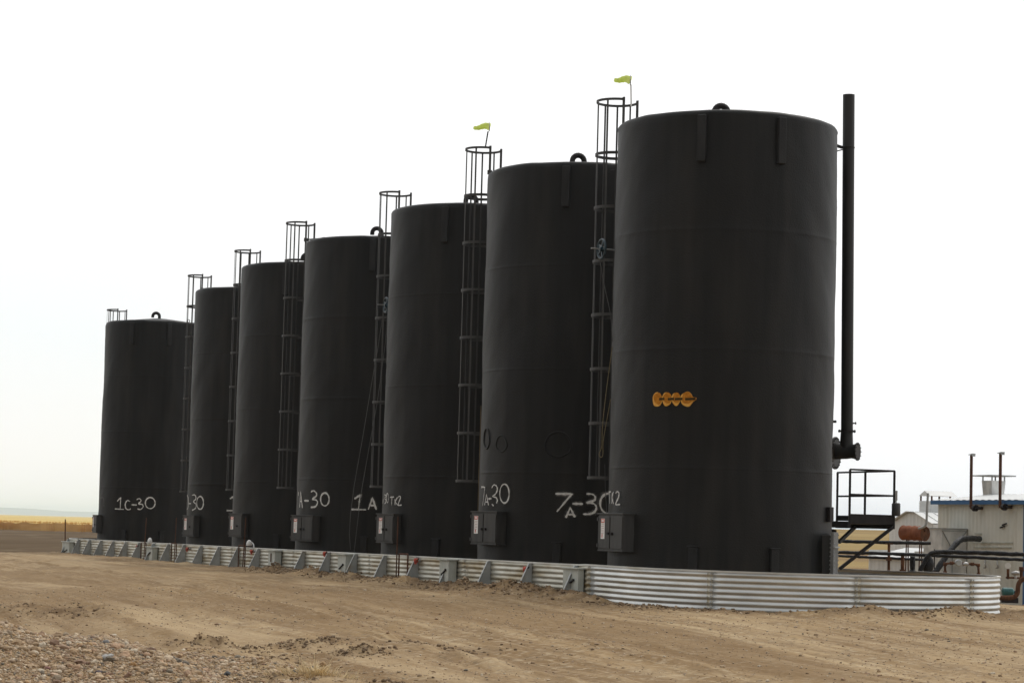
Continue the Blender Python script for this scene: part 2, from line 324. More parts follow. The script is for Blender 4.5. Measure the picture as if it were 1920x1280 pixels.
def make_ground():
    ys = np.concatenate([np.linspace(-40, 9, 14)[:-1], np.exp(np.linspace(math.log(9), math.log(19), 60))[:-1], np.exp(np.linspace(math.log(19), math.log(48), 520))[:-1], np.exp(np.linspace(math.log(48), math.log(92), 150))])
    th = np.concatenate([np.linspace(-.62, -.25, 60)[:-1], np.linspace(-.25, .25, 620), np.linspace(.25, .62, 60)[1:]])
    Y, T = np.meshgrid(ys, th, indexing='ij')
    X = np.where(Y > 9, np.tan(T) * np.maximum(Y, 9) * (1 + .0 * Y), np.tan(T) * 60)
    k = sstep(30, 9, Y)                  # widen the sheet near and behind the camera
    X = X * (1 + k * 1.6 * np.abs(T / .62) ** 4)
    edge = sstep(.2, 0., (92 - Y) / 92)
    Z = ground_z(X, Y)
    d, s, e = wall_dist(X, Y)
    # ragged far edge of the pad, dropping to the field
    lim = 89 + 1.2 * vnoise(X * .3, X * 0, 77)
    Z = Z - .5 * sstep(0, 2.0, Y - lim) * (X < 10)
    o = np_mesh('ground', np.stack([X, Y, Z], -1).reshape(-1, 3), grid_faces(*X.shape), DIRT)
    mo = np.zeros_like(X)
    for (cx, cy, rx, ry, am) in CHURN:
        mo = np.maximum(mo, np.clip(np.exp(-((X - cx) / (rx * 1.1)) ** 2 - ((Y - cy) / (ry * 1.1)) ** 2) * (.5 + 1.6 * vnoise(X * 8, Y * 6, 50)) * am * 17, 0, .95))
    bank = np.exp(-((d - .25) / .5) ** 2) * np.clip(.55 + 1.5 * vnoise(X * 3, Y * 3, 51) + .35 * np.exp(-((s - 39) / 4) ** 2), 0, 1) * np.where(s < 60, 1, .45)
    mo = np.maximum(mo, bank)
    a = o.data.attributes.new('soil_dark', 'FLOAT', 'POINT'); a.data.foreach_set('value', mo.astype(np.float32).ravel())
    tag(o, kind='structure'); return o
make_ground()
def sheet(name, xs, ys, fz, material, kind='structure'):
    Y, X = np.meshgrid(np.array(ys, float), np.array(xs, float), indexing='ij')
    o = np_mesh(name, np.stack([X, Y, fz(X, Y)], -1).reshape(-1, 3), grid_faces(*X.shape), material); return tag(o, kind=kind)
def field_z(X, Y):
    z = np.interp(Y, [-60, 86, 92, 300, 20000], [-.75, -.6, -.47, -.83, -.95])
    return z + .05 * vnoise(X * .2, Y * .2, 60)
sheet('fallow_field', np.concatenate([np.linspace(-9000, -120, 16), np.linspace(-110, 110, 90), np.linspace(120, 9000, 16)]),
      np.concatenate([np.linspace(-300, 80, 12), np.linspace(84, 330, 110), np.linspace(360, 4000, 14), np.linspace(5000, 19500, 10)]), field_z, FIELD)
def hill_z(X, Y):                       # rising grassland on the right, beyond the pad
    r = sstep(-5, 34, X - (Y - 250) * .12)
    prof = np.interp(Y, [93, 110, 150, 200, 250, 320, 900], [-.55, -.40, -.02, .9, 1.95, 2.1, -1.3])
    return -1.2 + (prof + 1.2) * r + .06 * vnoise(X * .15, Y * .15, 61)
sheet('grassy_hill', np.concatenate([np.linspace(-4, 80, 70), np.linspace(85, 900, 12)]), np.concatenate([np.linspace(93, 330, 90), np.linspace(345, 900, 10)]), hill_z, HILLG)
# standing crop beyond the bare strip
def make_wheat():
    xs = np.concatenate([np.linspace(-5000, -95, 16), np.linspace(-92, 6, 330)]); ys = np.concatenate([[300, 300.02], np.linspace(301, 340, 50), np.linspace(350, 3300, 20), np.linspace(4000, 15000, 8)])
    Y, X = np.meshgrid(ys, xs, indexing='ij')
    top = field_z(X, Y) + .93 + .13 * vnoise(X * .9, Y * .7, 62) + .10 * vnoise(X * 3.1, Y * 2, 63) + .05 * vnoise(X * .1, Y * .1, 68)
    Z = top.copy(); Z[0] = field_z(X, Y)[0] - .1
    Y = Y + np.where(Y > 300.5, 0, 1) * (1.2 * vnoise(X * .25, X * 0, 64) + .6 * vnoise(X * 1.4, X * 0, 65))
    o = np_mesh('wheat_field', np.stack([X, Y, Z], -1).reshape(-1, 3), grid_faces(*X.shape), WHEAT, False); tag(o, kind='structure'); o.data.materials.append(WHEATF); mi = np.zeros(len(o.data.polygons), np.int32); mi[:X.shape[1] - 1] = 1; o.data.polygons.foreach_set('material_index', mi)
    # ears and stalks along the field's margin
    n = 9000; x = RNG.uniform(-92, 0, n); y = 299.6 + RNG.uniform(0, 1, n) ** 2 * 16; z0 = field_z(x, y) + np.where(y < 300.6, 0, .7); h = RNG.uniform(.75, 1.12, n) - np.where(y < 300.6, 0, .6)
    w = .03; dx = RNG.normal(0, .1, n)
    v = np.stack([np.stack([x - w, y, z0], -1), np.stack([x + w, y, z0], -1), np.stack([x + dx + w * .6, y, z0 + h], -1), np.stack([x + dx - w * .6, y, z0 + h], -1)], 1).reshape(-1, 3)
    f = np.arange(n * 4).reshape(-1, 4)
    o = np_mesh('wheat_stalks', v, f, WHEATF, False); tag(o, 'ripe wheat stalks standing along the margin of the golden field', 'wheat', kind='stuff')
make_wheat()
def far_z(X, Y):
    k = 4.75; rid = k * (np.interp(X / k, [-1800, -1300, -840, -800, -770, -740, -710, -680, -640, -300, 400, 1800], [9, 12, 10.8, 11.6, 11.3, 9.8, 8.0, 7.6, 8.4, 8, 7, 6]) + .9 * vnoise(X * .004, X * 0, 66) + .5 * vnoise(X * .012, X * 0, 67))
    return -2 + (rid + 1.6) * np.exp(-((Y - 17800) / 600) ** 2)
sheet('hills', np.linspace(-8500, 8500, 700), np.linspace(16400, 19300, 24), far_z, FARH)
# ------------------------------------------------------------------ tanks
TR = 1.9; RIM = 6.997 + CAMZ
TK = {7: (3.634, 40.252), 6: (1.336, 46.186), 5: (-.888, 52.284), 4: (-3.349, 58.587), 3: (-5.641, 64.759), 2: (-7.87, 71.944), 1: (-12.789, 84.681)}
LAB = {7: 'black foam clad tank nearest the camera, with orange scar and tall flue stack',
       6: 'black tank marked 7A-30 twice, next in line behind the nearest tank',
       5: 'black tank marked TK2 beside its cabinet, third from the right',
       4: 'middle tank of the black row, marked A-30 and a big 1 A in white',
       3: 'black tank without white lettering, third from the left in the row',
       2: 'black tank with -30 at its left edge, between the leftmost and the unlettered tank',
       1: 'leftmost black tank at the far end of the row, marked 1C-30'}
def base_z(i):
    c = TK[i]; return float(base_of(c[0] * U.x + c[1] * U.y)) - .03
ROOT = {}
def view_left(c):                        # unit vectors: to the left across the line of sight, and toward the camera
    t = Vector((-c[0], -c[1], 0)).normalized(); return Vector((t.y, -t.x, 0)) * 1, t
def shell(i, root):
    c = TK[i]; zb = base_z(i); n = 176
    seams = [6.11, 4.13, 2.16]
    zs = list(np.arange(zb, RIM - .09, .09))
    for s in seams: zs += [s - .022, s - .010, s, s + .010, s + .022]
    zs = np.array(sorted(set(round(z, 4) for z in zs)))
    a = np.linspace(0, 2 * math.pi, n, endpoint=False)
    A, Z = np.meshgrid(a, zs)
    def per(kx, ky, sd): return vnoise(np.cos(A) * kx + 50, Z * ky + np.sin(A) * kx, sd)
    r = TR + .026 * per(2.2, .9, i) + .010 * per(6, 2.2, i + 10) + .006 * per(14, 7, i + 20)
    for s in seams:
        r = r + np.where(np.abs(Z - s) < .013, .0018 if i == 7 else .0024, 0)
    prof = []
    for k in range(1, 7):               # rounded shoulder
        t = k / 6 * math.pi / 2; prof.append((TR - .09 + .09 * math.cos(t), RIM - .09 + .09 * math.sin(t)))
    v = [np.stack([r * np.cos(A), r * np.sin(A), Z - zb], -1).reshape(-1, 3)]
    for (rr, z) in prof:
        w = rr + .016 * vnoise(np.cos(a) * 3 + 9, np.sin(a) * 3 + z, i); v.append(np.stack([w * np.cos(a), w * np.sin(a), np.full(n, z - zb) + .02 * vnoise(np.cos(a) * 5 + 4, np.sin(a) * 5, i)], -1))
    v = np.concatenate(v); nr = len(zs) + 6
    k = np.arange(nr - 1)[:, None] * n; j = np.arange(n)[None]; j2 = (j + 1) % n
    f = np.stack([k + j, k + j2, k + n + j2, k + n + j], -1).reshape(-1, 4)
    o = np_mesh('shell', v, f, FOAM); o.parent = root
    m = MB(); rings = [(TR - .09, RIM), (TR - .5, RIM + .03), (1.0, RIM + .10), (.4, RIM + .18), (.12, RIM + .21)]
    for (rr, z) in rings: m.v += [(rr * math.cos(x), rr * math.sin(x), z - zb) for x in a]
    for q in range(len(rings) - 1):
        m.f += [(q * n + x, q * n + (x + 1) % n, (q + 1) * n + (x + 1) % n, (q + 1) * n + x) for x in range(n)]
    m.f.append(tuple(4 * n + x for x in range(n))); m.m = [0] * len(m.f)
    o = m.build('roof', FOAM, None, True); o.parent = root
def on_tank(i, px, py, off=0.):
    d = ray(px, py); c = Vector((*TK[i], 0)); o = EYE - c
    a = d.x * d.x + d.y * d.y; b = o.x * d.x + o.y * d.y; r = TR + off; cc = o.x * o.x + o.y * o.y - r * r
    dis = b * b - a * cc
    t = (-b - math.sqrt(max(dis, 0))) / a
    return EYE + d * t
def out_at(i, p):
    v = Vector((p.x - TK[i][0], p.y - TK[i][1], 0)); return v.normalized()
hoop_me = {}
LAD = {7: 33, 6: 29.5, 5: 37.7, 4: 28.5, 3: 40.6, 2: 39.5, 1: 49}
def ladder(i, root):
    c = Vector((*TK[i], 0)); lf, tw = view_left(TK[i]); al = R_(LAD[i])
    o = lf * math.cos(al) - tw * math.sin(al)       # outward, behind the left edge
    t = Vector((-o.y, o.x, 0))
    b = c + o * (TR + .17); z0 = 1.96 + {7: .07, 6: .06}.get(i, 0); dz = .963; zs = [z0 + dz * k for k in range(8)]; zt = zs[-1]
    m = MB()
    for s in (-1, 1):
        m.box(b + t * .21 * s + Vector((0, 0, (z0 + zt + .04) / 2)), t * .008, o * .024, Vector((0, 0, (zt + .04 - z0) / 2)))
    z = z0 + .1
    while z < RIM + .1:
        m.tube([b - t * .205 + Vector((0, 0, z)), b + t * .205 + Vector((0, 0, z))], .011, 6); z += .305
    for k in range(1, 7):               # stand-offs to the shell
        for s in (-1, 1): m.bar(b + t * .21 * s + Vector((0, 0, zs[k] - .2)), b + t * .21 * s - o * .2 + Vector((0, 0, zs[k] - .2)), .012, .05)
    lad = m.build('ladder', LADM, root)
    cc = b + o * .30; rr = .365
    a0 = math.atan2(-.30, .21); arc = [a0 + (math.pi - 2 * a0) * k / 22 for k in range(23)]
    pl = [cc + t * rr * math.cos(x) + o * rr * math.sin(x) for x in arc]
    for z in zs:
        h = MB(); vs = []; th = .012; hh = .026 if z < zt - .1 else .022
        for k, p in enumerate(pl):
            d = (p - cc).normalized()
            for (q, w) in ((-th, -hh), (th, -hh), (th, hh), (-th, hh)): vs.append(p + d * q * .5 + Vector((0, 0, z + w)))
        fs = []
        for k in range(len(pl) - 1):
            for q in range(4): fs.append((k * 4 + q, k * 4 + (q + 1) % 4, k * 4 + 4 + (q + 1) % 4, k * 4 + 4 + q))
        fs += [(0, 1, 2, 3), tuple(len(vs) - 4 + q for q in (3, 2, 1, 0))]
        h.add(vs, fs); h.build('cage_hoop', LADM, lad)
    for x in (R_(-8), R_(38), R_(74), R_(108), R_(146), R_(188)):
        d = t * math.cos(x) + o * math.sin(x); p = cc + d * (rr - .014)
        v = MB(); tt = Vector((-d.y, d.x, 0)); v.box(p + Vector((0, 0, (z0 + zt) / 2)), d * .005, tt * .017, Vector((0, 0, (zt - z0) / 2 + .02))); v.build('cage_bar', LADM, lad)
    for s in (-1, 1):
        g = MB(); zz = RIM + .16; p0 = b + t * .21 * s; p1 = b + t * .24 * s - o * .55
        g.tube(bend([p0 + Vector((0, 0, zz)), p1 + Vector((0, 0, zz + .02)), p1 + Vector((0, 0, RIM - .02))], .05), .019, 8)
        for p in (p0 + Vector((0, 0, zz)), p1 + Vector((0, 0, zz))): g.box(p, t * .035, o * .035, Vector((0, 0, .045)))
        g.build('grab_rail', LADM, lad, True)
    return b, o, t, zt
LUG = {7: -12.5, 6: -10, 5: -20, 4: -6, 3: -20, 2: -15, 1: -29}
LUGS = {7: (0, 1), 6: (0, 1, -1, 2), 5: (0, 1, -1, 2), 4: (0, 1, -1, 2), 3: (0, 1, -1, 2), 2: (0, 1, -1, 2), 1: (0, 1, 2, -1)}
def lugs(i, root):
    c = Vector((*TK[i], 0)); lf, tw = view_left(TK[i]); zb = base_z(i)
    for k in LUGS[i]:
        if k in (-1, -2) : continue
        a = R_(LUG[i] + 40 * k); d = tw * math.cos(a) - lf * math.sin(a); t = Vector((-d.y, d.x, 0))
        m = MB(); m.box(c + d * (TR + .012) + Vector((0, 0, RIM - .10 - .39)), d * .07, t * .072, Vector((0, 0, .39))); m.build('lifting_lug', FOAM2, root, bevel=.012)
        m = MB(); m.box(c + d * (TR + .012) + Vector((0, 0, zb + .44)), d * .07, t * .072, Vector((0, 0, .44)))
        m.box(c + d * (TR + .014) + Vector((0, 0, zb + .90)), d * .075, t * .10, Vector((0, 0, .012))); m.build('hold_down_lug', FOAM2, root, bevel=.008)
def vent(i, root, ang=0, dx=0):
    c = Vector((*TK[i], 0)); z = RIM + (.15 if i == 7 else .17); lf, tw = view_left(TK[i]); d = lf * math.cos(ang) + tw * math.sin(ang)
    pts = [c + Vector((0, 0, z - .05)), c + Vector((0, 0, z + .12))]
    pts += [c + d * (.12 - .12 * math.cos(q)) + Vector((0, 0, z + .12 + .12 * math.sin(q))) for q in [math.pi * k / 10 for k in range(1, 11)]]
    pts.append(pts[-1] - Vector((0, 0, .05)))
    m = MB(); m.tube(pts, .055, 12); m.build('vent_pipe', BLACK, root, True)
    m = MB(); e = c - lf * 1.05 - tw * .4
    rr = .05; m.tube([e + Vector((0, 0, RIM + .14)) + lf * rr * math.cos(q) + Vector((0, 0, .06 + rr * math.sin(q))) for q in [2 * math.pi * k / 12 for k in range(12)]], .014, 6, closed=True); m.build('lifting_eye', BLACK, root, True)
CABN = {7: (27, 1.0, 2, -.025), 6: (31, 1.0, 2, -.01), 5: (29, .8, 2, -.08), 4: (33, 1.0, 2, -.14), 3: (29, .75, 1, -.125), 2: (27, .75, 1, -.2), 1: (12, .75, 1, -.25)}
def cabinet(i, root):
    an, w, nd_, zc = CABN[i]; zc += CAMZ; c = Vector((*TK[i], 0)); lf, tw = view_left(TK[i]); a = R_(an)
    nrm = lf * math.cos(a) + tw * math.sin(a); t = Vector((-nrm.y, nrm.x, 0))    # t points to the right as seen from the front
    if t.dot(Vector((1, 0, 0))) < 0: t = -t
    zz = Vector((0, 0, 1)); h = .30; cen = c + nrm * (TR + .035) + zz * zc
    m = MB(); m.box(cen, nrm * .105, t * w / 2, zz * h); m.box(cen + zz * (h + .012), nrm * .125, t * (w / 2 + .025), zz * .012); m.box(cen - zz * (h + .006) , nrm * .115, t * (w / 2 + .012), zz * .010)
    cab = m.build('valve_cabinet', CAB, root, bevel=.004)
    fc = cen + nrm * .105
    dw = w / nd_
    for k in range(nd_):
        x = -w / 2 + dw * (k + .5)
        d = MB(); d.box(fc + t * x + nrm * .008, nrm * .008, t * (dw / 2 - .018), zz * (h - .03))
        for q in (-1, 1): d.box(fc + t * (x + (dw / 2 - .008) * (1 if k else -1)) + nrm * .016 + zz * q * .22, nrm * .012, t * .022, zz * .03)
        d.build('door', CAB, cab, bevel=.003)
    l = MB(); xs = (-.05, .10) if nd_ == 2 else (.12,)
    for x in xs: l.box(fc + t * x + nrm * .03 - zz * .02, nrm * .016, t * .022, zz * .022); l.build('latch', BLACK, cab); l = MB()
    s = MB(); sx = -w / 2 + (.22 if nd_ == 2 else .2); sw = .075; shh = .17
    p = fc + t * sx + nrm * .019 + zz * .06; s.cur = 0; s.box(p, nrm * .002, t * sw, zz * shh)
    s.cur = 1; s.box(p + nrm * .002 + zz * (shh - .036), nrm * .002, t * (sw - .004), zz * .031)
    s.cur = 2
    for k in range(7): s.box(p + nrm * .002 + zz * (.10 - k * .03) + t * (-.01 + .01 * (k % 2)), nrm * .001, t * (sw - .022), zz * .005)
    s.cur = 1; s.box(p + nrm * .002 - zz * (shh - .05) - t * .02, nrm * .001, t * .02, zz * .03)
    s.cur = 0; s.box(p + nrm * .0045 + zz * (shh - .036), nrm * .0008, t * (sw - .028), zz * .012)
    s.build('warning_sticker', [STICK, RED, INK], cab)
def ell(cx, cy, rx, ry, a0=0, a1=360, n=26):
    return [(cx + rx * math.cos(R_(a0 + (a1 - a0) * k / n)), cy - ry * math.sin(R_(a0 + (a1 - a0) * k / n))) for k in range(n + 1)]
def smooth2(p, n=5):
    if len(p) < 3: 
        return [(p[0][0] + (p[1][0] - p[0][0]) * k / 8, p[0][1] + (p[1][1] - p[0][1]) * k / 8) for k in range(9)]
    out = []
    for k in range(len(p) - 1):
        p0 = p[max(k - 1, 0)]; p1 = p[k]; p2 = p[k + 1]; p3 = p[min(k + 2, len(p) - 1)]
        for q in range(n):
            t = q / n; out.append(tuple(.5 * (2 * p1[j] + (p2[j] - p0[j]) * t + (2 * p0[j] - 5 * p1[j] + 4 * p2[j] - p3[j]) * t * t + (3 * p1[j] - p0[j] - 3 * p2[j] + p3[j]) * t ** 3) for j in (0, 1)))
    out.append(p[-1]); return out
def lettering(i, root, ox, oy, sc, strokes, w, material, sharp=(), lift=.0):
    if material is SPRAY and not lift:
        lettering(i, root, ox, oy, sc, strokes, w * 2.5, HALO, sharp, -.003)
    m = MB(); c = Vector((*TK[i], 0))
    for si, st in enumerate(strokes):
        pl = st if len(st) > 20 else ([q for a, b in zip(st, st[1:]) for q in smooth2([a, b])] if si in sharp or len(st) == 2 else smooth2(st))
        P = []
        for (x, y) in pl:
            p = on_tank(i, ox + x / sc, oy + y / sc, .022); th = math.atan2(p.y - c.y, p.x - c.x)
            if not P or (Vector((th * TR, p.z)) - P[-1]).length > .004: P.append(Vector((th * TR, p.z)))
        if len(P) < 2: continue
        vs = []; off = TR + .026 + .0004 * si + lift
        def S(q): th = q.x / TR; return (c.x + off * math.cos(th), c.y + off * math.sin(th), q.y)
        for k, q in enumerate(P):
            a = P[max(k - 1, 0)]; b = P[min(k + 1, len(P) - 1)]; d = (b - a).normalized(); nn = Vector((-d.y, d.x)); ww = w * (1 + .22 * math.sin(k * 1.7 + si) + .25 * math.sin(k * .31 + si * 2.3)) * (.7 if k in (0, len(P) - 1) else 1) / 2
            vs += [S(q + nn * ww), S(q - nn * ww)]
        m.add(vs, [(2 * k, 2 * k + 1, 2 * k + 3, 2 * k + 2) for k in range(len(P) - 1)])
    return m.build('overspray' if lift else 'painted_lettering', material, root)
for i in TK:
    c = TK[i]; ROOT[i] = empty('storage_tank', (c[0], c[1], base_z(i)), LAB[i], 'tank', 'black storage tanks in a row')
    shell(i, ROOT[i]); lugs(i, ROOT[i]); vent(i, ROOT[i], {1: .1, 7: .3, 6: .2, 4: .2}.get(i, .2)); cabinet(i, ROOT[i])
LP = {i: ladder(i, ROOT[i]) for i in TK}
# --- writing sprayed on the shells
A = (100, 880, 4.8)
lettering(1, ROOT[1], *A, [[(575, 285), (607, 250), (602, 355)], [(555, 352), (635, 357)], [(690, 285), (665, 278), (648, 310), (655, 350), (680, 360), (697, 350)], [(705, 315), (752, 317)],
    [(750, 270), (775, 260), (790, 280), (768, 306), (800, 312), (808, 335), (785, 357), (758, 352)], ell(872, 300, 44, 50)], .032, SPRAY, (0,))
lettering(1, ROOT[1], *A, [[(421, 335), (423, 270), (437, 250), (455, 265), (455, 330)]], .03, SPRAYF)
lettering(2, ROOT[2], *A, [[(1206, 230), (1216, 260), (1216, 330), (1203, 360)], [(1222, 305), (1240, 305)], [(1250, 230), (1275, 228), (1285, 260), (1262, 288), (1285, 310), (1282, 345), (1250, 365)], ell(1322, 298, 30, 58)], .032, SPRAY)
lettering(2, ROOT[2], *A, [[(1590, 262), (1622, 240), (1620, 360)], [(1560, 367), (1645, 369)]], .035, SPRAY, (0,))
A = (400, 880, 4.8)
lettering(4, ROOT[4], *A, [[(766, 235), (769, 200)], [(778, 340), (787, 195), (803, 345)], [(781, 285), (799, 285)], [(820, 278), (860, 280)], [(880, 200), (905, 190), (930, 215), (925, 240), (893, 264), (930, 275), (938, 300), (920, 332), (878, 338)], ell(1005, 267, 38, 58)], .034, SPRAY, (1,))
lettering(4, ROOT[4], *A, [[(1270, 263), (1325, 225), (1307, 358)], [(1240, 357), (1375, 360)], [(1395, 357), (1432, 255), (1467, 360)], [(1408, 322), (1458, 322)]], .036, SPRAY, (0, 2))
lettering(5, ROOT[5], *A, [[(1526, 305), (1531, 262)], [(1543, 225), (1555, 235), (1545, 258), (1556, 275), (1550, 300), (1543, 305)], ell(1568, 255, 9, 42), [(1592, 248), (1628, 245)], [(1610, 248), (1605, 320)], [(1637, 262), (1637, 318)], [(1658, 250), (1638, 288), (1660, 318)], [(1662, 252), (1676, 238), (1686, 254), (1665, 315), (1697, 317)]], .022, SPRAY, (6,))
A = (700, 880, 4.8)
lettering(6, ROOT[6], *A, [[(975, 167), (975, 155), (1005, 158), (985, 325)], [(1003, 320), (1020, 222), (1038, 320)], [(1010, 290), (1032, 290)], [(1037, 262), (1065, 260)], [(1067, 165), (1085, 138), (1108, 145), (1118, 180), (1100, 220), (1075, 240), (1105, 250), (1118, 275), (1110, 302)], [(1068, 310), (1085, 325)], ell(1182, 215, 42, 85)], .024, SPRAY, (0, 1))
A = (1000, 880, 4.5725)
lettering(6, ROOT[6], *A, [[(190, 207), (330, 208), (202, 360)], [(278, 412), (317, 325), (357, 408)], [(290, 385), (345, 382)], [(335, 292), (425, 293)], [(455, 208), (505, 210), (530, 235), (518, 265), (460, 282), (515, 290), (540, 320), (525, 360), (480, 380), (425, 380)], ell(640, 290, 68, 85)], .034, SPRAY, (0, 1))
lettering(7, ROOT[7], *A, [[(656, 190), (656, 290)], [(648, 193), (668, 188)], [(676, 196), (675, 292)], [(688, 190), (677, 240), (690, 292)], [(708, 205), (720, 188), (737, 200), (731, 240), (708, 292), (720, 300), (746, 298)]], .026, SPRAY)
# --- orange scar on the nearest tank
def blob(m, cx, cy, rx, ry, off, wob, slot, seed):
    m.cur = slot; n = 34; P = []
    for k in range(n):
        a = 2 * math.pi * k / n; q = 1 + wob * math.sin(3 * a + seed) + wob * .6 * math.sin(5 * a + seed * 2)
        P.append(on_tank(7, 1180 + (cx + rx * q * math.cos(a)) / 12, 700 + (cy + ry * q * math.sin(a)) / 12, off))
    c0 = on_tank(7, 1180 + cx / 12, 700 + cy / 12, off); m.add([c0] + P, [(0, 1 + (k + 1) % n, 1 + k) for k in range(n)])
m = MB()
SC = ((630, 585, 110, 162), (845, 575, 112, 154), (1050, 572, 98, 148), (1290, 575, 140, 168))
for k, (x, y, a, b) in enumerate(SC): blob(m, x, y, a, b, .024 + .0012 * k, .04, 1, k + 1.3)  # paler blobs underneath show as a painted lit lower rim
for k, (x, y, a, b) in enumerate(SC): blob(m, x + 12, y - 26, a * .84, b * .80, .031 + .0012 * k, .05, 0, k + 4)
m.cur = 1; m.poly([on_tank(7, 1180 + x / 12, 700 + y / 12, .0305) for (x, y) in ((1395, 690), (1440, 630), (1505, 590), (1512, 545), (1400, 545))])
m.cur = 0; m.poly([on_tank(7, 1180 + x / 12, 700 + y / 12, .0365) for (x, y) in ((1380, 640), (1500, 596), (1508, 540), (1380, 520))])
m.build('bare_foam_scar', [ORANGE, ORANGE_LIT], ROOT[7])
m = MB()
for (x0, x1) in ((670, 790), (865, 1005), (1025, 1195), (1255, 1490)):
    a = [on_tank(7, 1180 + x / 12, 700 + y / 12, .039) for (x, y) in ((x0, 548), (x1, 540), (x1, 596), (x0, 602))]; m.poly(a)
m.build('dark_bar', DARKBAR, ROOT[7])
# --- raised rings left by blanked openings on the second tank
for (x, y, rx, ry) in ((140, 265, 22, 80), (258, 305, 42, 65), (710, 312, 105, 100)):
    m = MB(); pts = [on_tank(6, 880 + (x + rx * math.cos(a) * (1 + .06 * math.sin(3 * a))) / 4.267, 760 + (y + ry * math.sin(a)) / 4.267, .004) for a in [2 * math.pi * k / 40 for k in range(40)]]
    m.tube(pts, .019, 8, closed=True); m.build('blanked_opening_ring', FOAM, ROOT[6], True)
# --- blue chain wheels beside two ladders
def wheel(i, px, py, Y, r, ax):
    c = W(px, py, Y); ax = Vector(ax).normalized(); x = Vector((0, 0, 1)); y = ax.cross(x)
    m = MB(); m.tube([c + (x * math.cos(a) + y * math.sin(a)) * r for a in [2 * math.pi * k / 28 for k in range(28)]], .022, 8, closed=True)
    for k in range(5):
        a = 2 * math.pi * k / 5 + .4; m.bar(c, c + (x * math.cos(a) + y * math.sin(a)) * r, .03, .018, ax)
    m.tube([c - ax * .04, c + ax * .04], .045, 10)
    w = m.build('chain_wheel', BLUEW, ROOT[i], True)
    s = MB(); s.tube([c - ax * .2, c + ax * .42], .012, 8); s.build('spindle', STEEL, w, True)
wheel(7, 1128, 467, 40.6, .165, (.92, .38, 0)); wheel(5, 724, 572, 52.7, .165, (.92, .38, 0))
def ropething(name, pts, r, material, label, cat, group=None):
    m = MB(); m.tube(pts, r, 6); p = m.build(name, material, None, True, loc=Vector(pts[-1])); return tag(p, label, cat, group)
def sag(pts): return bend(pts, .8, 8)
ropething('rope', sag([W(1124, 486, 40.6), W(1134, 540, 40.5), W(1146, 592, 40.2), W(1148, 640, 40.05)]), .007, ROPED, 'dark cord slanting from the blue wheel to the nearest tank', 'cord')
ropething('rope', bend([W(1148, 650, 40.1), W(1137, 730, 40.1), W(1129, 800, 40.1), W(1129, 838, 40.1), W(1122, 852, 40.1), W(1127, 858, 40.1), W(1131, 853, 40.1), W(1130, 830, 40.1), W(1139, 780, 40.1), W(1145, 748, 40.1)], .3, 6), .0065, ROPE, 'pale rope hanging in a loop beside the nearest tank', 'rope')
ropething('cord', sag([W(1134, 870, 40.2), W(1135, 920, 40.2), W(1138, 966, 40.0)]), .006, ROPED, 'thin dark cord hanging just above the nearest cabinet', 'cord')
ropething('pull_cable', [W(718, 590, 52.4), W(708, 655, 52.2), W(697, 717, 52), W(680, 820, 51.5), W(664, 910, 51.2), W(657, 965, 51), W(655, 1000, 51), W(657, 1030, 51)], .008, ROPED, 'left of two grey cables slanting down to the fourth wall box', 'cable', 'grey slanting cables')
ropething('pull_cable', [W(726, 590, 52.4), W(723, 640, 52.3), W(708, 750, 51.9), W(690, 850, 51.5), W(676, 930, 51.2), W(669, 990, 51), W(664, 1033, 51)], .008, ROPED, 'right of two grey cables slanting down past the big 1 A', 'cable', 'grey slanting cables')
ropething('conduit', [W(902, 760, 45.6), W(900, 830, 45.6), W(897.5, 900, 45.6), W(896, 962, 45.6)], .008, CONDM, 'thin tan conduit running up the left edge of the tank marked 7A-30 twice', 'conduit')
# --- windsocks
def windsock(base, top, mouth, tail, label, polemat, Y):
    m = MB(); r = empty('windsock', base, label, 'windsock', 'lime windsocks'); m.tube([base, top], .014, 8); m.build('pole', polemat, r, True)
    n = 14; pts = []; rs = []
    for k in range(n + 1):
        t = k / n; p = mouth.lerp(tail, t); p.z += .016 * math.sin(t * math.pi * 2.0) + .01 * math.sin(t * 3.1); p.y += .05 * t; pts.append(p); rs.append(.075 - .042 * t + .004 * math.sin(k * 2.1))
    m = MB(); m.tube(pts, rs, 14, caps=False); m.build('sock', SOCK, r, True)
    m = MB(); m.tube([mouth + Vector((0, .086 * math.cos(a), .086 * math.sin(a))) for a in [2 * math.pi * k / 16 for k in range(16)]], .008, 6, closed=True); m.bar(mouth + Vector((0, 0, -.085)), top, .01, .01); m.build('hoop', STEEL, r, True)
b, o, t, zt = LP[6]; Y6 = b.y
windsock(W(910, 277, Y6), W(915, 247, Y6), W(918, 238, Y6), W(888, 239, Y6), 'lime windsock on a short leaning pole over the lower, left of two flagged ladders', BLACK, Y6)
Y7 = LP[7][0].y
windsock(W(1183.5, 200, Y7), W(1183, 159, Y7), W(1182, 151, Y7), W(1152, 149, Y7), 'higher, right-hand lime windsock on a thin white pole above the nearest ladder', WHITEP, Y7)
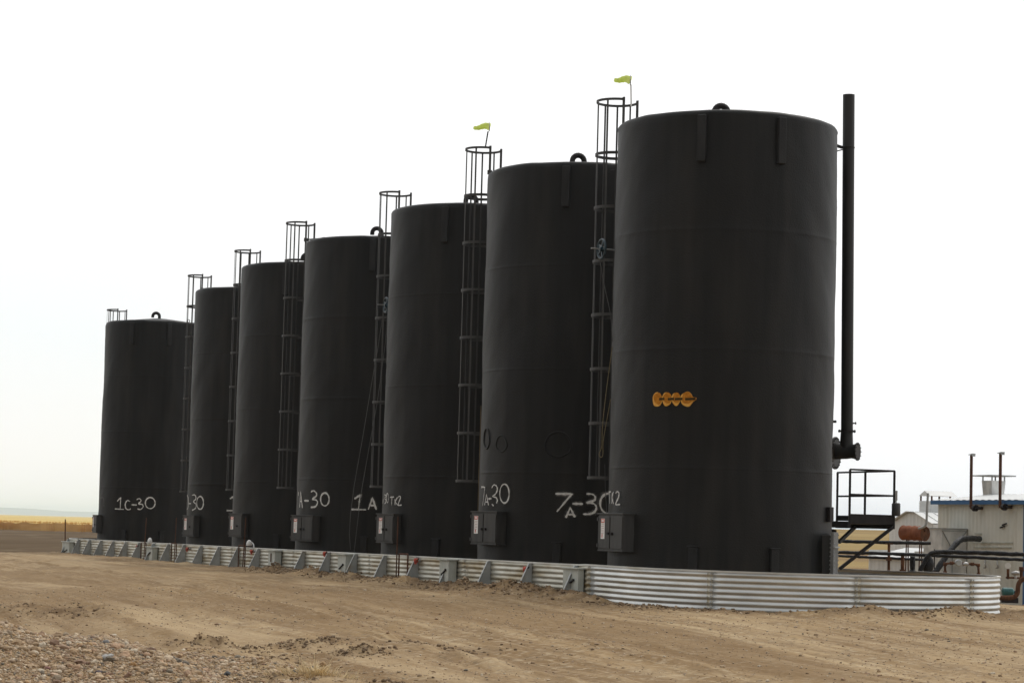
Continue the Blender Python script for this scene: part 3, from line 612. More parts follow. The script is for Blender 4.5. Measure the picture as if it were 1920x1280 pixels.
# --- flue stack, burner tee, hatch and instrument on the nearest tank
Ys = 41.0
a = W(1591.5, 178, Ys); b = W(1588, 812, Ys)
m = MB(); m.tube([b, a], .105, 24, caps=False); m.tube([a - Vector((0, 0, .3)), a], .098, 24, caps=False); st = m.build('flue_stack', STACKM, ROOT[7], True)
m = MB(); q = W(1590, 277, Ys); m.tube([q + Vector((.112 * math.cos(x), .112 * math.sin(x), 0)) for x in [2 * math.pi * k / 20 for k in range(20)]], .012, 6, closed=True)
m.bar(q - Vector((.1, 0, 0)), q - Vector((.26, .12, -.02)), .03, .05); m.bar(q - Vector((.1, 0, .04)), q - Vector((.26, .12, .10)), .02, .02); m.build('stack_bracket', BLACK, st)
def flange(m, c, ax, r, th, bolts=12):
    ax = Vector(ax).normalized(); m.tube([c - ax * th / 2, c + ax * th / 2], r, 32)
    x = ax.cross(Vector((0, 0, 1)) if abs(ax.z) < .9 else Vector((1, 0, 0))).normalized(); y = ax.cross(x)
    for k in range(bolts):
        d = (x * math.cos(2 * math.pi * k / bolts) + y * math.sin(2 * math.pi * k / bolts)) * r * .9; m.tube([c + d - ax * th * 1.2, c + d + ax * th * 1.2], .011, 6)
m = MB(); flange(m, W(1588, 808, Ys), (0, 0, 1), .155, .02, 10); m.build('stack_flange', BLACK, st, True)
m = MB(); p = W(1597, 793, Ys); m.tube([p, p + Vector((.07, -.01, 0))], .012, 8); m.tube([p + Vector((.06, -.01, 0)), p + Vector((.075, -.01, 0))], .025, 10); m.build('sample_port', BLACK, st, True)
ax = Vector((.90, -.436, 0)).normalized()
cT = W(1587, 846, Ys)
m = MB(); m.tube([cT + Vector((0, 0, .36)), cT + Vector((0, 0, .0))], [.105, .12], 24)
m.tube([cT - ax * .22, cT + ax * .02, cT + ax * .10, cT + ax * .17, cT + ax * .19], [.14, .13, .12, .135, .155], 28); tee = m.build('burner_tee', STACKM, ROOT[7], True)
m = MB(); flange(m, cT + ax * .20, ax, .158, .022, 12); m.build('burner_flange', BLACK, tee, True)
m = MB(); flange(m, cT - ax * .20 - Vector((0, 0, .03)), ax, .285, .03, 20); m.tube([cT - ax * .85 - Vector((0, 0, .03)), cT - ax * .2 - Vector((0, 0, .03))], .23, 28); m.build('fire_tube_flange', STACKM, tee, True)
m = MB(); p = W(1566, 790, 40.3); m.tube([p - Vector((.15, 0, 0)), p + Vector((.02, 0, 0))], .022, 8); m.build('coupling', BLACK, ROOT[7], True)
# cleanout hatch
hx = Vector((.97, -.243, 0)); hy = Vector((.243, .97, 0)); hc = W(1556, 1050, 39.6)
m = MB(); m.box(hc - hx * .12, hx * .16, hy * .34, Vector((0, 0, .42))); ht = m.build('cleanout_hatch', CAB, ROOT[7], bevel=.006)
m = MB(); pc = W(1564, 1050, 39.45); m.box(pc, hx * .025, hy * .36, Vector((0, 0, .47)))
m.build('hatch_cover', HATCHM, ht, bevel=.004)
m = MB()
for k in range(13):
    for q in (-1, 1):
        p = pc + hy * .33 * q + Vector((0, 0, -.43 + k * .0715)); m.tube([p - hx * .04, p + hx * .04], .011, 6)
for q in (-.1, .1): m.box(pc + hx * .045 + Vector((0, 0, .12 * q * 20 - .02)), hx * .012, hy * .36, Vector((0, 0, .012)))
m.build('cover_bolts', GALVF, ht)
m = MB(); p = W(1556, 964, 39.5); m.box(p, Vector((.03, -.03, 0)), Vector((.04, .05, 0)), Vector((0, 0, .125))); m.build('instrument_box', BLACK, ROOT[7], bevel=.01)
# --- service platform on the right of the nearest tank
V_ = -N
PA = W(1592.5, 981, 42.0); zd = PA.z; PA2 = Vector((PA.x, PA.y, 0)); PB = PA2 + V_ * .90; PC = PB + U * 2.14; PD = PA2 + U * 2.14
pr = empty('service_platform', (PA.x, PA.y, zd), 'black steel walkway platform with guard rails on the right side of the nearest tank', 'platform')
Zv = lambda z: Vector((0, 0, z))
m = MB(); m.box((PA2 + PC) / 2 + Zv(zd + .02), V_ * .45, U * 1.07, Zv(.02)); m.bar(PB + Zv(zd - .03), PC + Zv(zd - .03), .05, .09); m.bar(PA2 + Zv(zd - .03), PD + Zv(zd - .03), .05, .09); m.build('deck', BLACK, pr)
m = MB(); m.box((PA2 + PB) / 2 + Zv(zd + .09), V_ * .455, U * .004, Zv(.085)); m.box((PB + PC) / 2 + Zv(zd + .11), U * 1.07, V_ * .004, Zv(.05)); m.build('toe_board', BLACK, pr)
top = zd + .965; mid = zd + .52
m = MB()
for p in (PA2, PB, PC, PB.lerp(PC, .5)): m.bar(p + Zv(zd), p + Zv(top), .038, .038)
for z in (top, mid):
    m.bar(PA2 + Zv(z), PB + Zv(z), .032, .032); m.bar(PB + Zv(z), PC + Zv(z), .032, .032)
m.build('guard_rail', BLACK, pr)
for (p0, p1) in ((PB + Zv(zd - .03), W(1574, 1066, 42.1)), (PC.lerp(PB, .35) + Zv(zd - .03), W(1573, 1016, 43.0)), (PA2.lerp(PD, .7) + Zv(zd - .03), W(1566, 996, 42.6))):
    m = MB(); m.bar(p0, p1, .055, .055); m.build('diagonal_brace', BLACK, pr)
m = MB(); p = W(1680, 955, 42.25); m.tube([p - Zv(.115), p - Zv(.10), p + Zv(.10), p + Zv(.12)], [.065, .077, .077, .06], 18); bk = m.build('canister', CAB, None, True, loc=p); tag(bk, 'dark canister hung on the outer corner post of the platform', 'canister')
m = MB(); m.bar(p + Zv(.12), p + Zv(.28) + Vector((-.01, 0, 0)), .03, .02); m.box(p + Zv(.25), (.02, 0, 0), (0, .02, 0), (0, 0, .09)); m.build('hanger', STEEL, bk)
# ------------------------------------------------------------------ containment wall
def path(L):                             # runs along the left side, round the near end, back on the right side, round the far end
    L1 = 82.6 - ARC_S; La = math.pi * ARC_R
    if L <= L1:
        s = 82.6 - L; return U * s + N * WN, N, s
    L -= L1
    if L <= La:
        a = L / ARC_R; d = N * math.cos(a) - U * math.sin(a); return Vector((*ARC_C, 0)) + d * ARC_R, d, ARC_S
    L -= La
    if L <= L1:
        s = ARC_S + L; return U * s + N * (WN - 2 * ARC_R), -N, s
    L -= L1; a = L / ARC_R; d = -N * math.cos(a) + U * math.sin(a); return Vector((*ARC_C2, 0)) + d * ARC_R, d, 82.6
L1 = 82.6 - ARC_S; La = math.pi * ARC_R; LT = 2 * L1 + 2 * La
def wtop(s): return .545 - .0046 * max(s - 35.3, 0) + .012 * (s < 35)
PITCHW, AMP = .0835, .0092
cw = empty('containment_wall', tuple((U * 60 + N * WN).xy) + (0,), 'low galvanised corrugated steel wall ringing the whole row of tanks', 'wall')
def arc_L(px):
    best = None
    for k in range(400):
        L = L1 + La * .8 * k / 400; p, d, s = path(L)
        v = Vector((p.x, p.y, .3)) - EYE; x = 960 + F * v.dot(rt) / v.dot(fw); 
        if best is None or abs(x - px) < best[0]: best = (abs(x - px), L)
    return best[1]
SEAM = [0.6 + 0 * 1] + [82.6 - (34.8 + 6 * k) for k in (7, 6, 5, 4, 3, 2, 1, 0)] + [arc_L(1330), arc_L(1608), arc_L(1822)]
SEAM += list(np.arange(SEAM[-1] + 2.6, LT - 3, 6.0)) + [LT + .6]
SEAM = [0.0] + [s for s in SEAM if 1.0 < s < LT - .5] + [LT]
nrow = 56
def wall_rows(s):
    zt = wtop(s); zb = zt - .66; return [(zt - (zt - zb) * k / nrow) for k in range(nrow + 1)]
for k in range(len(SEAM) - 1):
    a, b = SEAM[k], SEAM[k + 1]; n = max(4, int((b - a) / .22)); lap = .0015 * (k % 2); v = []
    for j in range(n + 1):
        L = a + (b - a) * j / n; L = min(L, LT - 1e-4); p, d, s = path(L); zt = wtop(s)
        for z in wall_rows(s):
            off = AMP * math.cos((zt - z) / PITCHW * 2 * math.pi + 2.2) + lap
            if zt - z < .03: off = AMP * math.cos(.03 / PITCHW * 2 * math.pi + 2.2) + lap
            q = p + d * off; v.append((q.x, q.y, z))
    v = np.array(v); f = grid_faces(n + 1, nrow + 1)
    smid = path((a + b) / 2)[2]
    o = np_mesh('wall_panel', v, f[:, ::-1], GALVD if (a + b) / 2 < L1 - 1 else GALV); attach(o, cw)
    md = o.modifiers.new('sheet', 'SOLIDIFY'); md.thickness = .005; md.offset = -1
for k, L in enumerate(SEAM[1:-1]):
    if L > L1 + La * .72: continue
    m = MB(); p, d, s = path(L); zt = wtop(s); tdir = Vector((-d.y, d.x, 0))
    for q in range(7):
        zc = zt - .045 - q * PITCHW
        for dx in (-.03, .03):
            off = AMP * math.cos((zt - zc) / PITCHW * 2 * math.pi + 2.2); c = p + d * (off + .004) + tdir * dx + Zv(zc); m.tube([c, c + d * .012], .009, 6)
    m.build('seam_bolts', GALVF, cw)
    m = MB(); v = []
    for j in range(2):
        for q in range(nrow + 1):
            z = zt - .54 * q / nrow; off = AMP * math.cos((zt - z) / PITCHW * 2 * math.pi + 2.2) + .006; c = p + d * off + tdir * (-.045 + .09 * j); v.append((c.x, c.y, z))
    m.add(v, [(q, q + 1, nrow + 2 + q, nrow + 1 + q) for q in range(nrow)]); m.build('lap_strip', GALVD, cw, True)
m = MB()
pts = [path(min(LT * j / 420, LT - 1e-4)) for j in range(421)]; vs = []
for p, d, s in pts:
    for (q, w) in ((-.03, -.018), (.022, -.018), (.022, .006), (-.03, .006)): vs.append(p + d * q + Zv(wtop(s) + w))
m.add(vs, [(j * 4 + q, j * 4 + (q + 1) % 4, j * 4 + 4 + (q + 1) % 4, j * 4 + 4 + q) for j in range(420) for q in range(4)]); m.build('top_rail', GALV, cw)
for k in range(24):                      # steel gussets on the outside, every 2.07 m
    s = 35.29 + 2.0655 * k; p = U * s + N * (WN + .02); zt = wtop(s) - .015; zb = zt - .60
    m = MB(); m.prism([p + Zv(zb) - U * .006, p + N * .30 + Zv(zb) - U * .006, p + N * .285 + Zv(zb + .09) - U * .006, p + N * .055 + Zv(zt) - U * .006, p + Zv(zt) - U * .006], U * .012)
    m.box(p + U * .04 + Zv((zt + zb) / 2), U * .045, N * .005, Zv((zt - zb) / 2))
    e0 = p + N * .285 + Zv(zb + .09); e1 = p + N * .055 + Zv(zt); m.bar(e0, e1, .05, .006, N)
    m.build('gusset', GALVF, cw)
# things along the wall
def wall_point(px, py, out=0.):
    return on_plane(px, py, U * 50 + N * (WN + out), N)
def valve_box(x0, x1, y0, y1, label, handle=True, dep=.16):
    a = wall_point(x0, y1, .05); b = wall_point(x1, y1, .05); t_ = wall_point((x0 + x1) / 2, y0, .1)
    s0, s1 = a.dot(U), b.dot(U); w = max(.22, abs(s1 - s0) - dep * .5); sc_ = (s0 + s1) / 2; zt = t_.z; zb = min(a.z, b.z) + .02
    c = U * sc_ + N * (WN + .03 + dep / 2); r = empty('valve_box', (c.x, c.y, zb), label, 'box', 'grey boxes on the corrugated wall')
    m = MB(); m.box(c + Zv((zt + zb) / 2), U * w / 2, N * dep / 2, Zv((zt - zb) / 2)); m.build('box_body', BOXM, r, bevel=.006)
    m = MB(); m.box(c + Zv(zt + .012) + N * .01, U * (w / 2 + .03), N * (dep / 2 + .03), Zv(.012)); m.build('lid', BOXM, r, bevel=.003)
    m = MB(); f = c + N * (dep / 2 + .012)
    if handle: m.bar(f + Zv(zb + .22) - U * w * .25, f + Zv(zb + .12) + U * w * .2, .02, .035, N); m.tube([f + Zv(zb + .22) - U * w * .25 - N * .02, f + Zv(zb + .22) - U * w * .25 + N * .02], .02, 8)
    else: m.box(f + Zv((zt + zb) / 2 + .05), U * .012, N * .01, Zv(.10))
    m.build('latch', BLACK if handle else RUSTY, r)
valve_box(123, 137, 1016, 1042, 'grey box at the far left corner of the corrugated wall')
valve_box(282, 294, 1026, 1050, 'small grey box below the far white dome')
valve_box(512, 526, 1033, 1066, 'grey box on the wall just left of the wide cabinet of the middle tank', False)
valve_box(643, 660, 1040, 1078, 'grey box where the two slanting cables end')
valve_box(835, 855, 1050, 1091, 'grey box on the wall between the rusty frame nearest the camera and the 7A-30 tank')
valve_box(1062, 1093, 1066, 1113, 'largest grey box on the wall, behind the nearest gusset', True, .10)
CAPL = ['red hose cap on the wall at far left, just left of the far white dome', 'red hose cap on the wall below the cabinet of the second tank from the left', 'red hose cap just right of the nearer white dome',
        'red hose cap on the wall below the wide cabinet of the middle tank', 'red hose cap just right of the tall rusty frame nearest the camera', 'rightmost red hose cap, below the tank marked 7A-30 twice']
for k, (px, py) in enumerate(((260, 1024), (354, 1028.5), (475, 1033), (612.5, 1037), (784, 1050), (989.6, 1066))):
    p = wall_point(px, py, .06); r = empty('hose_cap', p, CAPL[k], 'cap', 'red hose caps on the corrugated wall')
    m = MB(); m.tube([p - N * .07, p + N * .02], .035, 12); m.build('coupling', STEEL, r, True)
    m = MB(); m.tube([p + N * .01, p + N * .075, p + N * .085], [.042, .042, .025], 14); m.box(p + N * .05 - Zv(.045), U * .022, N * .015, Zv(.03)); m.build('cap', REDCAP, r, True)
    m = MB(); 
    for q in (-1, 1): m.bar(p + U * .05 * q + N * .04, p + U * .13 * q + N * .03 + Zv(.035), .02, .02)
    m.build('lever', BLACK if k % 2 else RUSTY, r)
FRL = ['thin rusty pipe frame at far left by the far white dome', 'thin rusty pipe frame between the two leftmost tanks', 'thin rusty pipe frame left of the nearer white dome', 'tall rusty pipe frame nearest the camera, below the TK2 lettering']
for k, (xa, xb, yt, yb, xt, ytt) in enumerate(((265, 274, 1017, 1050, 276, 970), (322, 331, 1018, 1051, 332, 970), (448, 460, 1022, 1059, 464, 970), (765, 748.5, 1038, 1084, 747, 968))):
    pa = wall_point(xa, yt, .12); pb = wall_point(xb, yt, .12); zg = wall_point(xa, yb, .12).z - .08
    r = empty('rusty_stand', (pa.x, pa.y, zg), FRL[k], 'pipe frame', 'rusty pipe frames along the wall')
    m = MB(); rr = .016; m.tube(bend([Vector((pa.x, pa.y, zg)), pa, pb, Vector((pb.x, pb.y, zg))], .05), rr, 8); m.build('crossbar_frame', RUSTD, r, True)
    tt = on_plane(xt, ytt, pb, N); m = MB(); tp = Vector((pb.x, pb.y, pb.z)) + N * .05; m.tube([Vector((tp.x, tp.y, zg)), Vector((tp.x + (tt.x - tp.x) * .5, tp.y + (tt.y - tp.y) * .5, tt.z))], rr * .85, 8); m.build('tall_post', RUSTD, r, True)
p = wall_point(123, 1010, .05); q = wall_point(122.5, 973, .05); m = MB(); m.tube([p - Zv(.5), Vector((q.x, q.y, q.z))], .02, 8); tag(m.build('marker_post', RUSTD, None, True, loc=p - Zv(.5)), 'thin rusty marker post at the far left corner of the wall', 'post')
for (px, py, lab, hose) in ((281, 1012, 'white domed vent cap, the farther of two, before the leftmost tank', 0), (467, 1017, 'nearer white domed vent cap, with a drooping grey hose', 1)):
    p = wall_point(px, py, -.25); r = empty('vent_dome', p - Zv(.7), lab, 'vent cap', 'white domes above the wall')
    m = MB(); m.tube([p - Zv(.7), p - Zv(.05)], .018, 10); m.build('standpipe', RUSTD, r, True)
    m = MB(); m.tube([p - Zv(.075), p - Zv(.06), p - Zv(.01), p + Zv(.035), p + Zv(.065), p + Zv(.075)], [.062, .072, .068, .052, .03, .006], 18); m.build('cap', WHITEP, r, True)
    if hose: m = MB(); m.tube(bend([p + Vector((.05, 0, .02)), p + Vector((.12, -.1, -.02)), p + Vector((.16, -.2, -.2))], .06), .018, 8); m.build('hose', STEEL, r, True)
# ------------------------------------------------------------------ sheds and plant at the right
SA = Vector((10.07, 55.0, 0)); SU = -U; SV = V_     # along the near side wall, and into the building
def shed_at(px, py, out=0.): return on_plane(px, py, SA + N * out, N)
zE = shed_at(1790, 940).z; zG = float(ground_z(11., 53., False)) - .25; LEN = 3.75
sh = empty('blue_trimmed_shed', (SA.x, SA.y, zG), 'cream metal shed with bright blue trim at the right edge', 'shed')
def ribbed(m, p0, du, L, z0, z1, nrm, pitch=.11, dep=.008):
    v = []; n = int(L / pitch * 4); zz = [z0, z1]
    for j in range(n + 1):
        x = L * j / n; o = dep * (1 if (j % 4) in (1, 2) else 0); q = p0 + du * x + nrm * o; v += [q + Zv(z0), q + Zv(z1)]
    m.add(v, [(2 * j, 2 * j + 2, 2 * j + 3, 2 * j + 1) for j in range(n)])
m = MB(); ribbed(m, SA, SU, LEN, zG, zE, N, .16); ribbed(m, SA + SU * LEN, SV, 3.2, zG, zE, SU, .16)
DE = SA + SV * 3.2
ribbed(m, SA, SV, 3.2, zG, zE, -SU, .16); ribbed(m, DE, SU, LEN, zG, zE, SV, .16)
apx = .17
for (pp, nn) in ((SA, -SU), (SA + SU * LEN, SU)): m.poly([pp + Zv(zE), pp + SV * 3.2 + Zv(zE), pp + SV * 1.6 + Zv(zE + apx)])
m.build('wall', SHEDW, sh)
m = MB(); ov = .10
for (o0, o1, sg) in ((-ov, 1.6, 1), (3.2 + ov, 1.6, -1)):
    z0 = zE + .03 - .0; z1 = zE + apx + .05; v = []; n = 60; Ls = LEN + .3
    for j in range(n + 1):
        o = .012 * (1 if j % 4 in (1, 2) else 0); x = -.15 + Ls * j / n; v += [SA + SU * x + SV * o0 + Zv(z0 + o), SA + SU * x + SV * o1 + Zv(z1 + o)]
    m.add(v, [(2 * j, 2 * j + 2, 2 * j + 3, 2 * j + 1) for j in range(n)])
m.build('roof', SHEDG, sh)
for o in (-ov, 3.2 + ov): m = MB(); m.box(SA + SU * (LEN / 2) + SV * o + Zv(zE - .02), SU * (LEN / 2 + .15), SV * .02, Zv(.046)); m.build('fascia', BLUET, sh)
m = MB(); cpt = SA + SU * LEN; m.box(cpt - SU * .055 + N * .014 + Zv((zE + zG) / 2), SU * .06, N * .006, Zv((zE - zG) / 2)); m.box(cpt + SV * .09 + SU * .014 + Zv((zE + zG) / 2), SV * .10, SU * .006, Zv((zE - zG) / 2)); m.build('corner_trim', BLUET, sh)
m = MB()
for (xa, xb, y) in ((1823, 1898, 1017), (1825, 1896, 1026)):
    a, b = shed_at(xa, y, .02), shed_at(xb, y, .02); m.bar(a, b, .02, .02)
a = shed_at(1828, 1000, .02); b = shed_at(1840, 1000, .02); m.bar(a, b, .02, .02); m.build('wall_rail', BOXM, sh)
m = MB()
for (x, y) in ((1880, 988), (1884, 983)):
    a = shed_at(x - 5, y + 1, .03); b = shed_at(x + 3, y - 2, .03); m.bar(a, b, .02, .03)
m.build('door_handle', BLACK, sh)
for (x, yt, yb) in ((1821.5, 853, 952), (1876, 850, 950)):
    a = shed_at(x, yt, .2); b = shed_at(x, yb, .2); b = Vector((a.x, a.y, b.z)); w = b + SU * .16 + SV * .2
    m = MB(); m.tube(bend([a, b, b + SU * .12 + SV * .02, w + SU * .02], .05), .034, 10); f = m.build('vent_stack', RUSTD, sh, True)
    m = MB(); m.bar(a + SU * -.07 + Zv(.01), a + SU * .1 + Zv(.03), .09, .012); m.box(a + SU * .09 + Zv(.0), SU * .006, N * .045, Zv(.03)); m.build('rain_cap', GALVF, f)
    m = MB(); q = b + SU * .12 + SV * .03; m.tube([q - SU * .03, q + SU * .05], .075, 14); m.tube([q, q + SU * .1 + SV * .12], .03, 8); m.build('valve', BLACK, f, True)
# roof ventilator
rc = SA + SU * 2.0 + SV * 1.6; zr = zE + apx
pv = on_plane(1863, 911, rc, N); rc = Vector((pv.x, pv.y, 0)); rc = rc - N * ((rc - (SA + SV * 1.6)).dot(N))
zt_ = on_plane(1863, 901, rc, N).z; m = MB(); m.add([rc + SU * x * (.19 if z < 1 else .22) + SV * y * (.16 if z < 1 else .19) + Zv(zr - .05 if z < 1 else zt_) for z in (0, 1) for y in (-1, 1) for x in (-1, 1)], [(0, 2, 3, 1), (4, 5, 7, 6), (0, 1, 5, 4), (2, 6, 7, 3), (0, 4, 6, 2), (1, 3, 7, 5)])
rv = m.build('roof_ventilator', GALVB, sh)
m = MB()
for x in (-1, 1):
    for y in (-1, 1): q = rc + SU * x * .2 + SV * y * .17; m.bar(q + Zv(zt_), q + Zv(zt_ + .10), .03, .03)
m.build('ventilator_post', GALVF, rv)
m = MB(); m.box(rc + Zv(zt_ + .115), SU * .46, SV * .32, Zv(.014)); m.build('ventilator_cap', GALVF, rv)
# galvanised cabinet fixed beside the shed
g0 = SA + SU * 1.31; gz = shed_at(1770, 991, .68).z
gb = empty('galvanised_cabinet', (g0 + N * .34 + U * .4).to_tuple()[:2] + (zG,), 'shiny galvanised sheet cabinet standing against the blue trimmed shed', 'cabinet')
gc = g0 + N * .35 + U * .4; m = MB(); m.box(gc + Zv((gz + zG) / 2), U * .4, N * .33, Zv((gz - zG) / 2)); m.build('cabinet_body', GALVB, gb, bevel=.006)
m = MB(); fr = g0 - U * .006 + N * .35
for (a, b) in (((-.32, .0), (.32, .0)), ((-.32, -.0), (.05, -.42)), ((.32, 0), (.05, -.42)), ((.05, -.42), (.05, -1.2))):
    m.bar(fr + N * a[0] + Zv(gz - .04 + a[1]), fr + N * b[0] + Zv(gz - .04 + b[1]), .012, .05, U)
m.build('stiffener', GALVF, gb)
m = MB(); m.box(gc + Zv(gz + .01), U * .43, N * .36, Zv(.012)); m.build('cabinet_lid', GALVF, gb)
# gambrel shed behind
zg2 = -.5
def gam_at(px, py, Y=66.): return W(px, py, Y)
GE = gam_at(1750, 982, 65.2); GL = 2.43; gp = Vector((GE.x, GE.y, 0)); ze = GE.z; za = gam_at(1710, 961, 66).z
gs = empty('white_shed', (gp.x, gp.y, zg2), 'small white ribbed shed with a flat topped gable behind the rusty drum', 'shed')
prof = [(0, ze), (GL * .38, za), (GL * .56, za + .01), (GL, ze - .03)]
m = MB(); nseg = 36; v = []
for j in range(nseg + 1):
    x = GL * j / nseg; o = .012 * (1 if j % 3 == 1 else 0); z = np.interp(x, [q[0] for q in prof], [q[1] for q in prof]); q = gp + U * x + N * o; v += [q + Zv(zg2), q + Zv(z)]
m.add(v, [(2 * j, 2 * j + 1, 2 * j + 3, 2 * j + 2) for j in range(nseg)])
ribbed(m, gp, V_, 3.6, zg2, ze, -U, .2); ribbed(m, gp + U * GL, V_, 3.6, zg2, ze - .03, U, .2); ribbed(m, gp + V_ * 3.6, U, GL, zg2, ze, V_, .2); m.build('wall', SHEDG, gs)
m = MB()
for a, b in zip(prof, prof[1:]):
    for k in range(12):
        x0 = -.08 + 3.76 * k / 12; x1 = x0 + 3.76 / 12; p0 = gp + U * a[0]; p1 = gp + U * b[0]
        m.add([p0 + V_ * x0 + Zv(a[1] + .02), p0 + V_ * x1 + Zv(a[1] + .02), p1 + V_ * x1 + Zv(b[1] + .02), p1 + V_ * x0 + Zv(b[1] + .02)], [(0, 1, 2, 3)])
        m.bar(p0 + V_ * x0 + Zv(a[1] + .03), p1 + V_ * x0 + Zv(b[1] + .03), .03, .02)
m.build('roof', SHEDG, gs)
m = MB(); p = W(1754, 976, 66.2); m.tube([p - Zv(.1), p + Zv(.08)], .06, 10); m.tube([p + Zv(.05), p + Zv(.13)], .035, 10); m.build('roof_vent', BLACK, gs, True)
cu = W(1754, 962, 67.2); cu2 = W(1754, 939, 67.2); m = MB(); m.box((cu + cu2) / 2 + V_ * .0, V_ * .33, U * .33, Zv((cu2.z - cu.z) / 2)); 
for k in range(4): m.box(cu.lerp(cu2, .2 + .2 * k) , V_ * .34, U * .34, Zv(.012))
cpo = m.build('cupola', SHEDG, gs)
m = MB()
for x in (-1, 1):
    for y in (-1, 1): q = cu2 + V_ * .3 * x + U * .3 * y; m.bar(q, q + Zv(.14), .045, .045)
m.build('cupola_post', RUSTY, cpo)
m = MB(); cz = cu2 + Zv(.14); pts = [cz - V_ * .36 - U * .32, cz - V_ * .36 + U * .32, cz - V_ * .36 + Zv(.15)]; m.prism(pts, V_ * .9); m.build('cupola_roof', SHEDG, cpo)
# lean-to enclosure
la = W(1629, 1045, 58); lb = W(1666, 1045, 58); lr0 = W(1652, 1034, 58); 
lt = empty('pump_enclosure', (la.x, la.y, -.4), 'low white ribbed enclosure with sloping roof behind the rusty pipe posts', 'enclosure')
q0 = Vector((la.x, la.y, 0)); m = MB(); ribbed(m, q0, -U, 2.2, -.45, la.z, N, .2); ribbed(m, q0 - U * 2.2, V_, 1.0, -.45, la.z + .2, -U, .2); ribbed(m, q0, V_, 1.0, -.45, la.z + .2, U, .2); ribbed(m, q0 + V_, -U, 2.2, -.45, la.z + .2, V_, .2); m.build('wall', SHEDG, lt)
m = MB(); m.add([q0 + U * .06 - V_ * .08 + Zv(la.z + .0), q0 - U * 2.26 - V_ * .08 + Zv(la.z + .0), q0 - U * 2.26 + V_ * 1.08 + Zv(la.z + .24), q0 + U * .06 + V_ * 1.08 + Zv(la.z + .24), q0 + U * .06 - V_ * .08 + Zv(la.z + .03), q0 - U * 2.26 - V_ * .08 + Zv(la.z + .03), q0 - U * 2.26 + V_ * 1.08 + Zv(la.z + .27), q0 + U * .06 + V_ * 1.08 + Zv(la.z + .27)], [(3, 2, 1, 0), (4, 5, 6, 7), (0, 1, 5, 4), (1, 2, 6, 5), (2, 3, 7, 6), (3, 0, 4, 7)]); m.build('roof', SHEDG, lt)
# rusty drum on a stand
d0 = W(1693, 998, 52); d1 = W(1735, 1000, 51.5); da = (d1 - d0).normalized()
dr = empty('steel_drum', d0 - Zv(.2), 'red rusty drum lying on its side left of the galvanised cabinet', 'drum')
m = MB(); Ld = (d1 - d0).length; ts = []; rs = []
for k in range(41):
    t = k / 40; r = .155; 
    for c_ in (.02, .28, .52, .76, .98): r += .014 * math.exp(-((t - c_) / .016) ** 2)
    ts.append(d0 + da * Ld * t); rs.append(r)
ts = [ts[0] - da * .003] + ts; rs = [.0] + rs; m.tube(ts, rs, 28, caps=False); m.build('drum_shell', DRUMM, dr, True)
m = MB(); q = d1 - da * .03; m.tube([q, q + da * .012], .15, 28); m.tube([q + Zv(.07), q + da * .05 + Zv(.07)], .03, 10); m.build('drum_end', RUSTY, dr, True)
m = MB()
for t in (.2, .8):
    p = d0.lerp(d1, t); 
    for q in (-1, 1): m.bar(p - Zv(.14) + Vector((0, .1 * q, 0)), Vector((p.x, p.y + .25 * q, -.35)), .025, .025)
m.build('stand', RUSTY, dr)
m = MB(); m.tube(bend([W(1740, 924, 51.3), W(1738, 960, 51.3), W(1737, 986, 51.3), W(1722, 990.5, 51.4)], .12, 8), .026, 12); tag(m.build('vent_pipe', GALVF, None, True, loc=W(1737, 986, 51.3)), 'thin pale galvanised pipe rising beside the rusty drum', 'pipe')
# insulated lines
def insul(pts, r, label, name='insulated_pipe', extra=None):
    P = bend(pts, .25, 6); Q = []
    for a, b in zip(P, P[1:]):
        n = max(1, int((b - a).length / .07)); Q += [a.lerp(b, k / n) for k in range(n)]
    Q.append(P[-1]); rs = [r * (1 + .07 * math.sin(k * 1.9) + .05 * random.uniform(-1, 1)) for k in range(len(Q))]
    Q = [q + Vector((0, 0, random.uniform(-1, 1) * .004)) for q in Q]
    m = MB(); m.tube(Q, rs, 14); o = m.build(name, INSUL, None, True, loc=Q[0]); return tag(o, label, 'pipe', 'black wrapped pipes')
insul([W(1560, 1013.5, 47), W(1650, 1016, 47), W(1745, 1018, 47)], .036, 'highest black wrapped pipe running from the tank to the galvanised cabinet')
insul([W(1560, 1034.5, 45.6), W(1705, 1038.5, 45.6), W(1800, 1043, 45.4), W(1945, 1050, 45.2)], .034, 'long straight black wrapped pipe crossing to the right edge, under the thicker one')
insul([W(1725, 1070, 45.2), W(1742, 1036, 45.2), W(1765, 1034, 45.2), W(1850, 1036, 45), W(1945, 1040, 44.8)], .044, 'thick black wrapped pipe bending down at its left end in front of the shed')
insul([W(1560, 1041, 46.5), W(1650, 1045, 46.5), W(1735, 1049, 46.5)], .028, 'thinnest and lowest black wrapped pipe beside the rusty posts')
insul([W(1749, 1080, 51.3), W(1766, 1053, 51.4), W(1797, 1012, 51.8), W(1812, 1008.5, 52.3), W(1836, 1010, 53.1)], .066, 'fat black wrapped pipe climbing diagonally into the shed wall')
m = MB(); p = W(1740, 1056, 45.3); m.tube([p + Zv(z) for z in (-.17, -.12, -.02, .08, .14, .17)], [.07, .10, .115, .10, .06, .03], 16); o = m.build('wrapped_valve', INSUL, None, True, loc=p); tag(o, 'bulky black wrapped valve behind the wall top, right of a slim one', 'valve', 'wrapped valves')
m = MB(); m.tube([p + Vector((.14, .1, -.1)), p + Vector((.14, .1, .28))], .012, 8); m.build('valve_stem', BLACK, o, True)
m = MB(); p = W(1711, 1058, 45.8); m.tube([p + Zv(z) for z in (-.16, -.13, -.1, .0, .1, .16)], [.08, .08, .045, .055, .05, .05], 14); tag(m.build('wrapped_valve', INSUL, None, True, loc=p), 'slim black wrapped valve standing between rusty post and bulky valve', 'valve', 'wrapped valves')
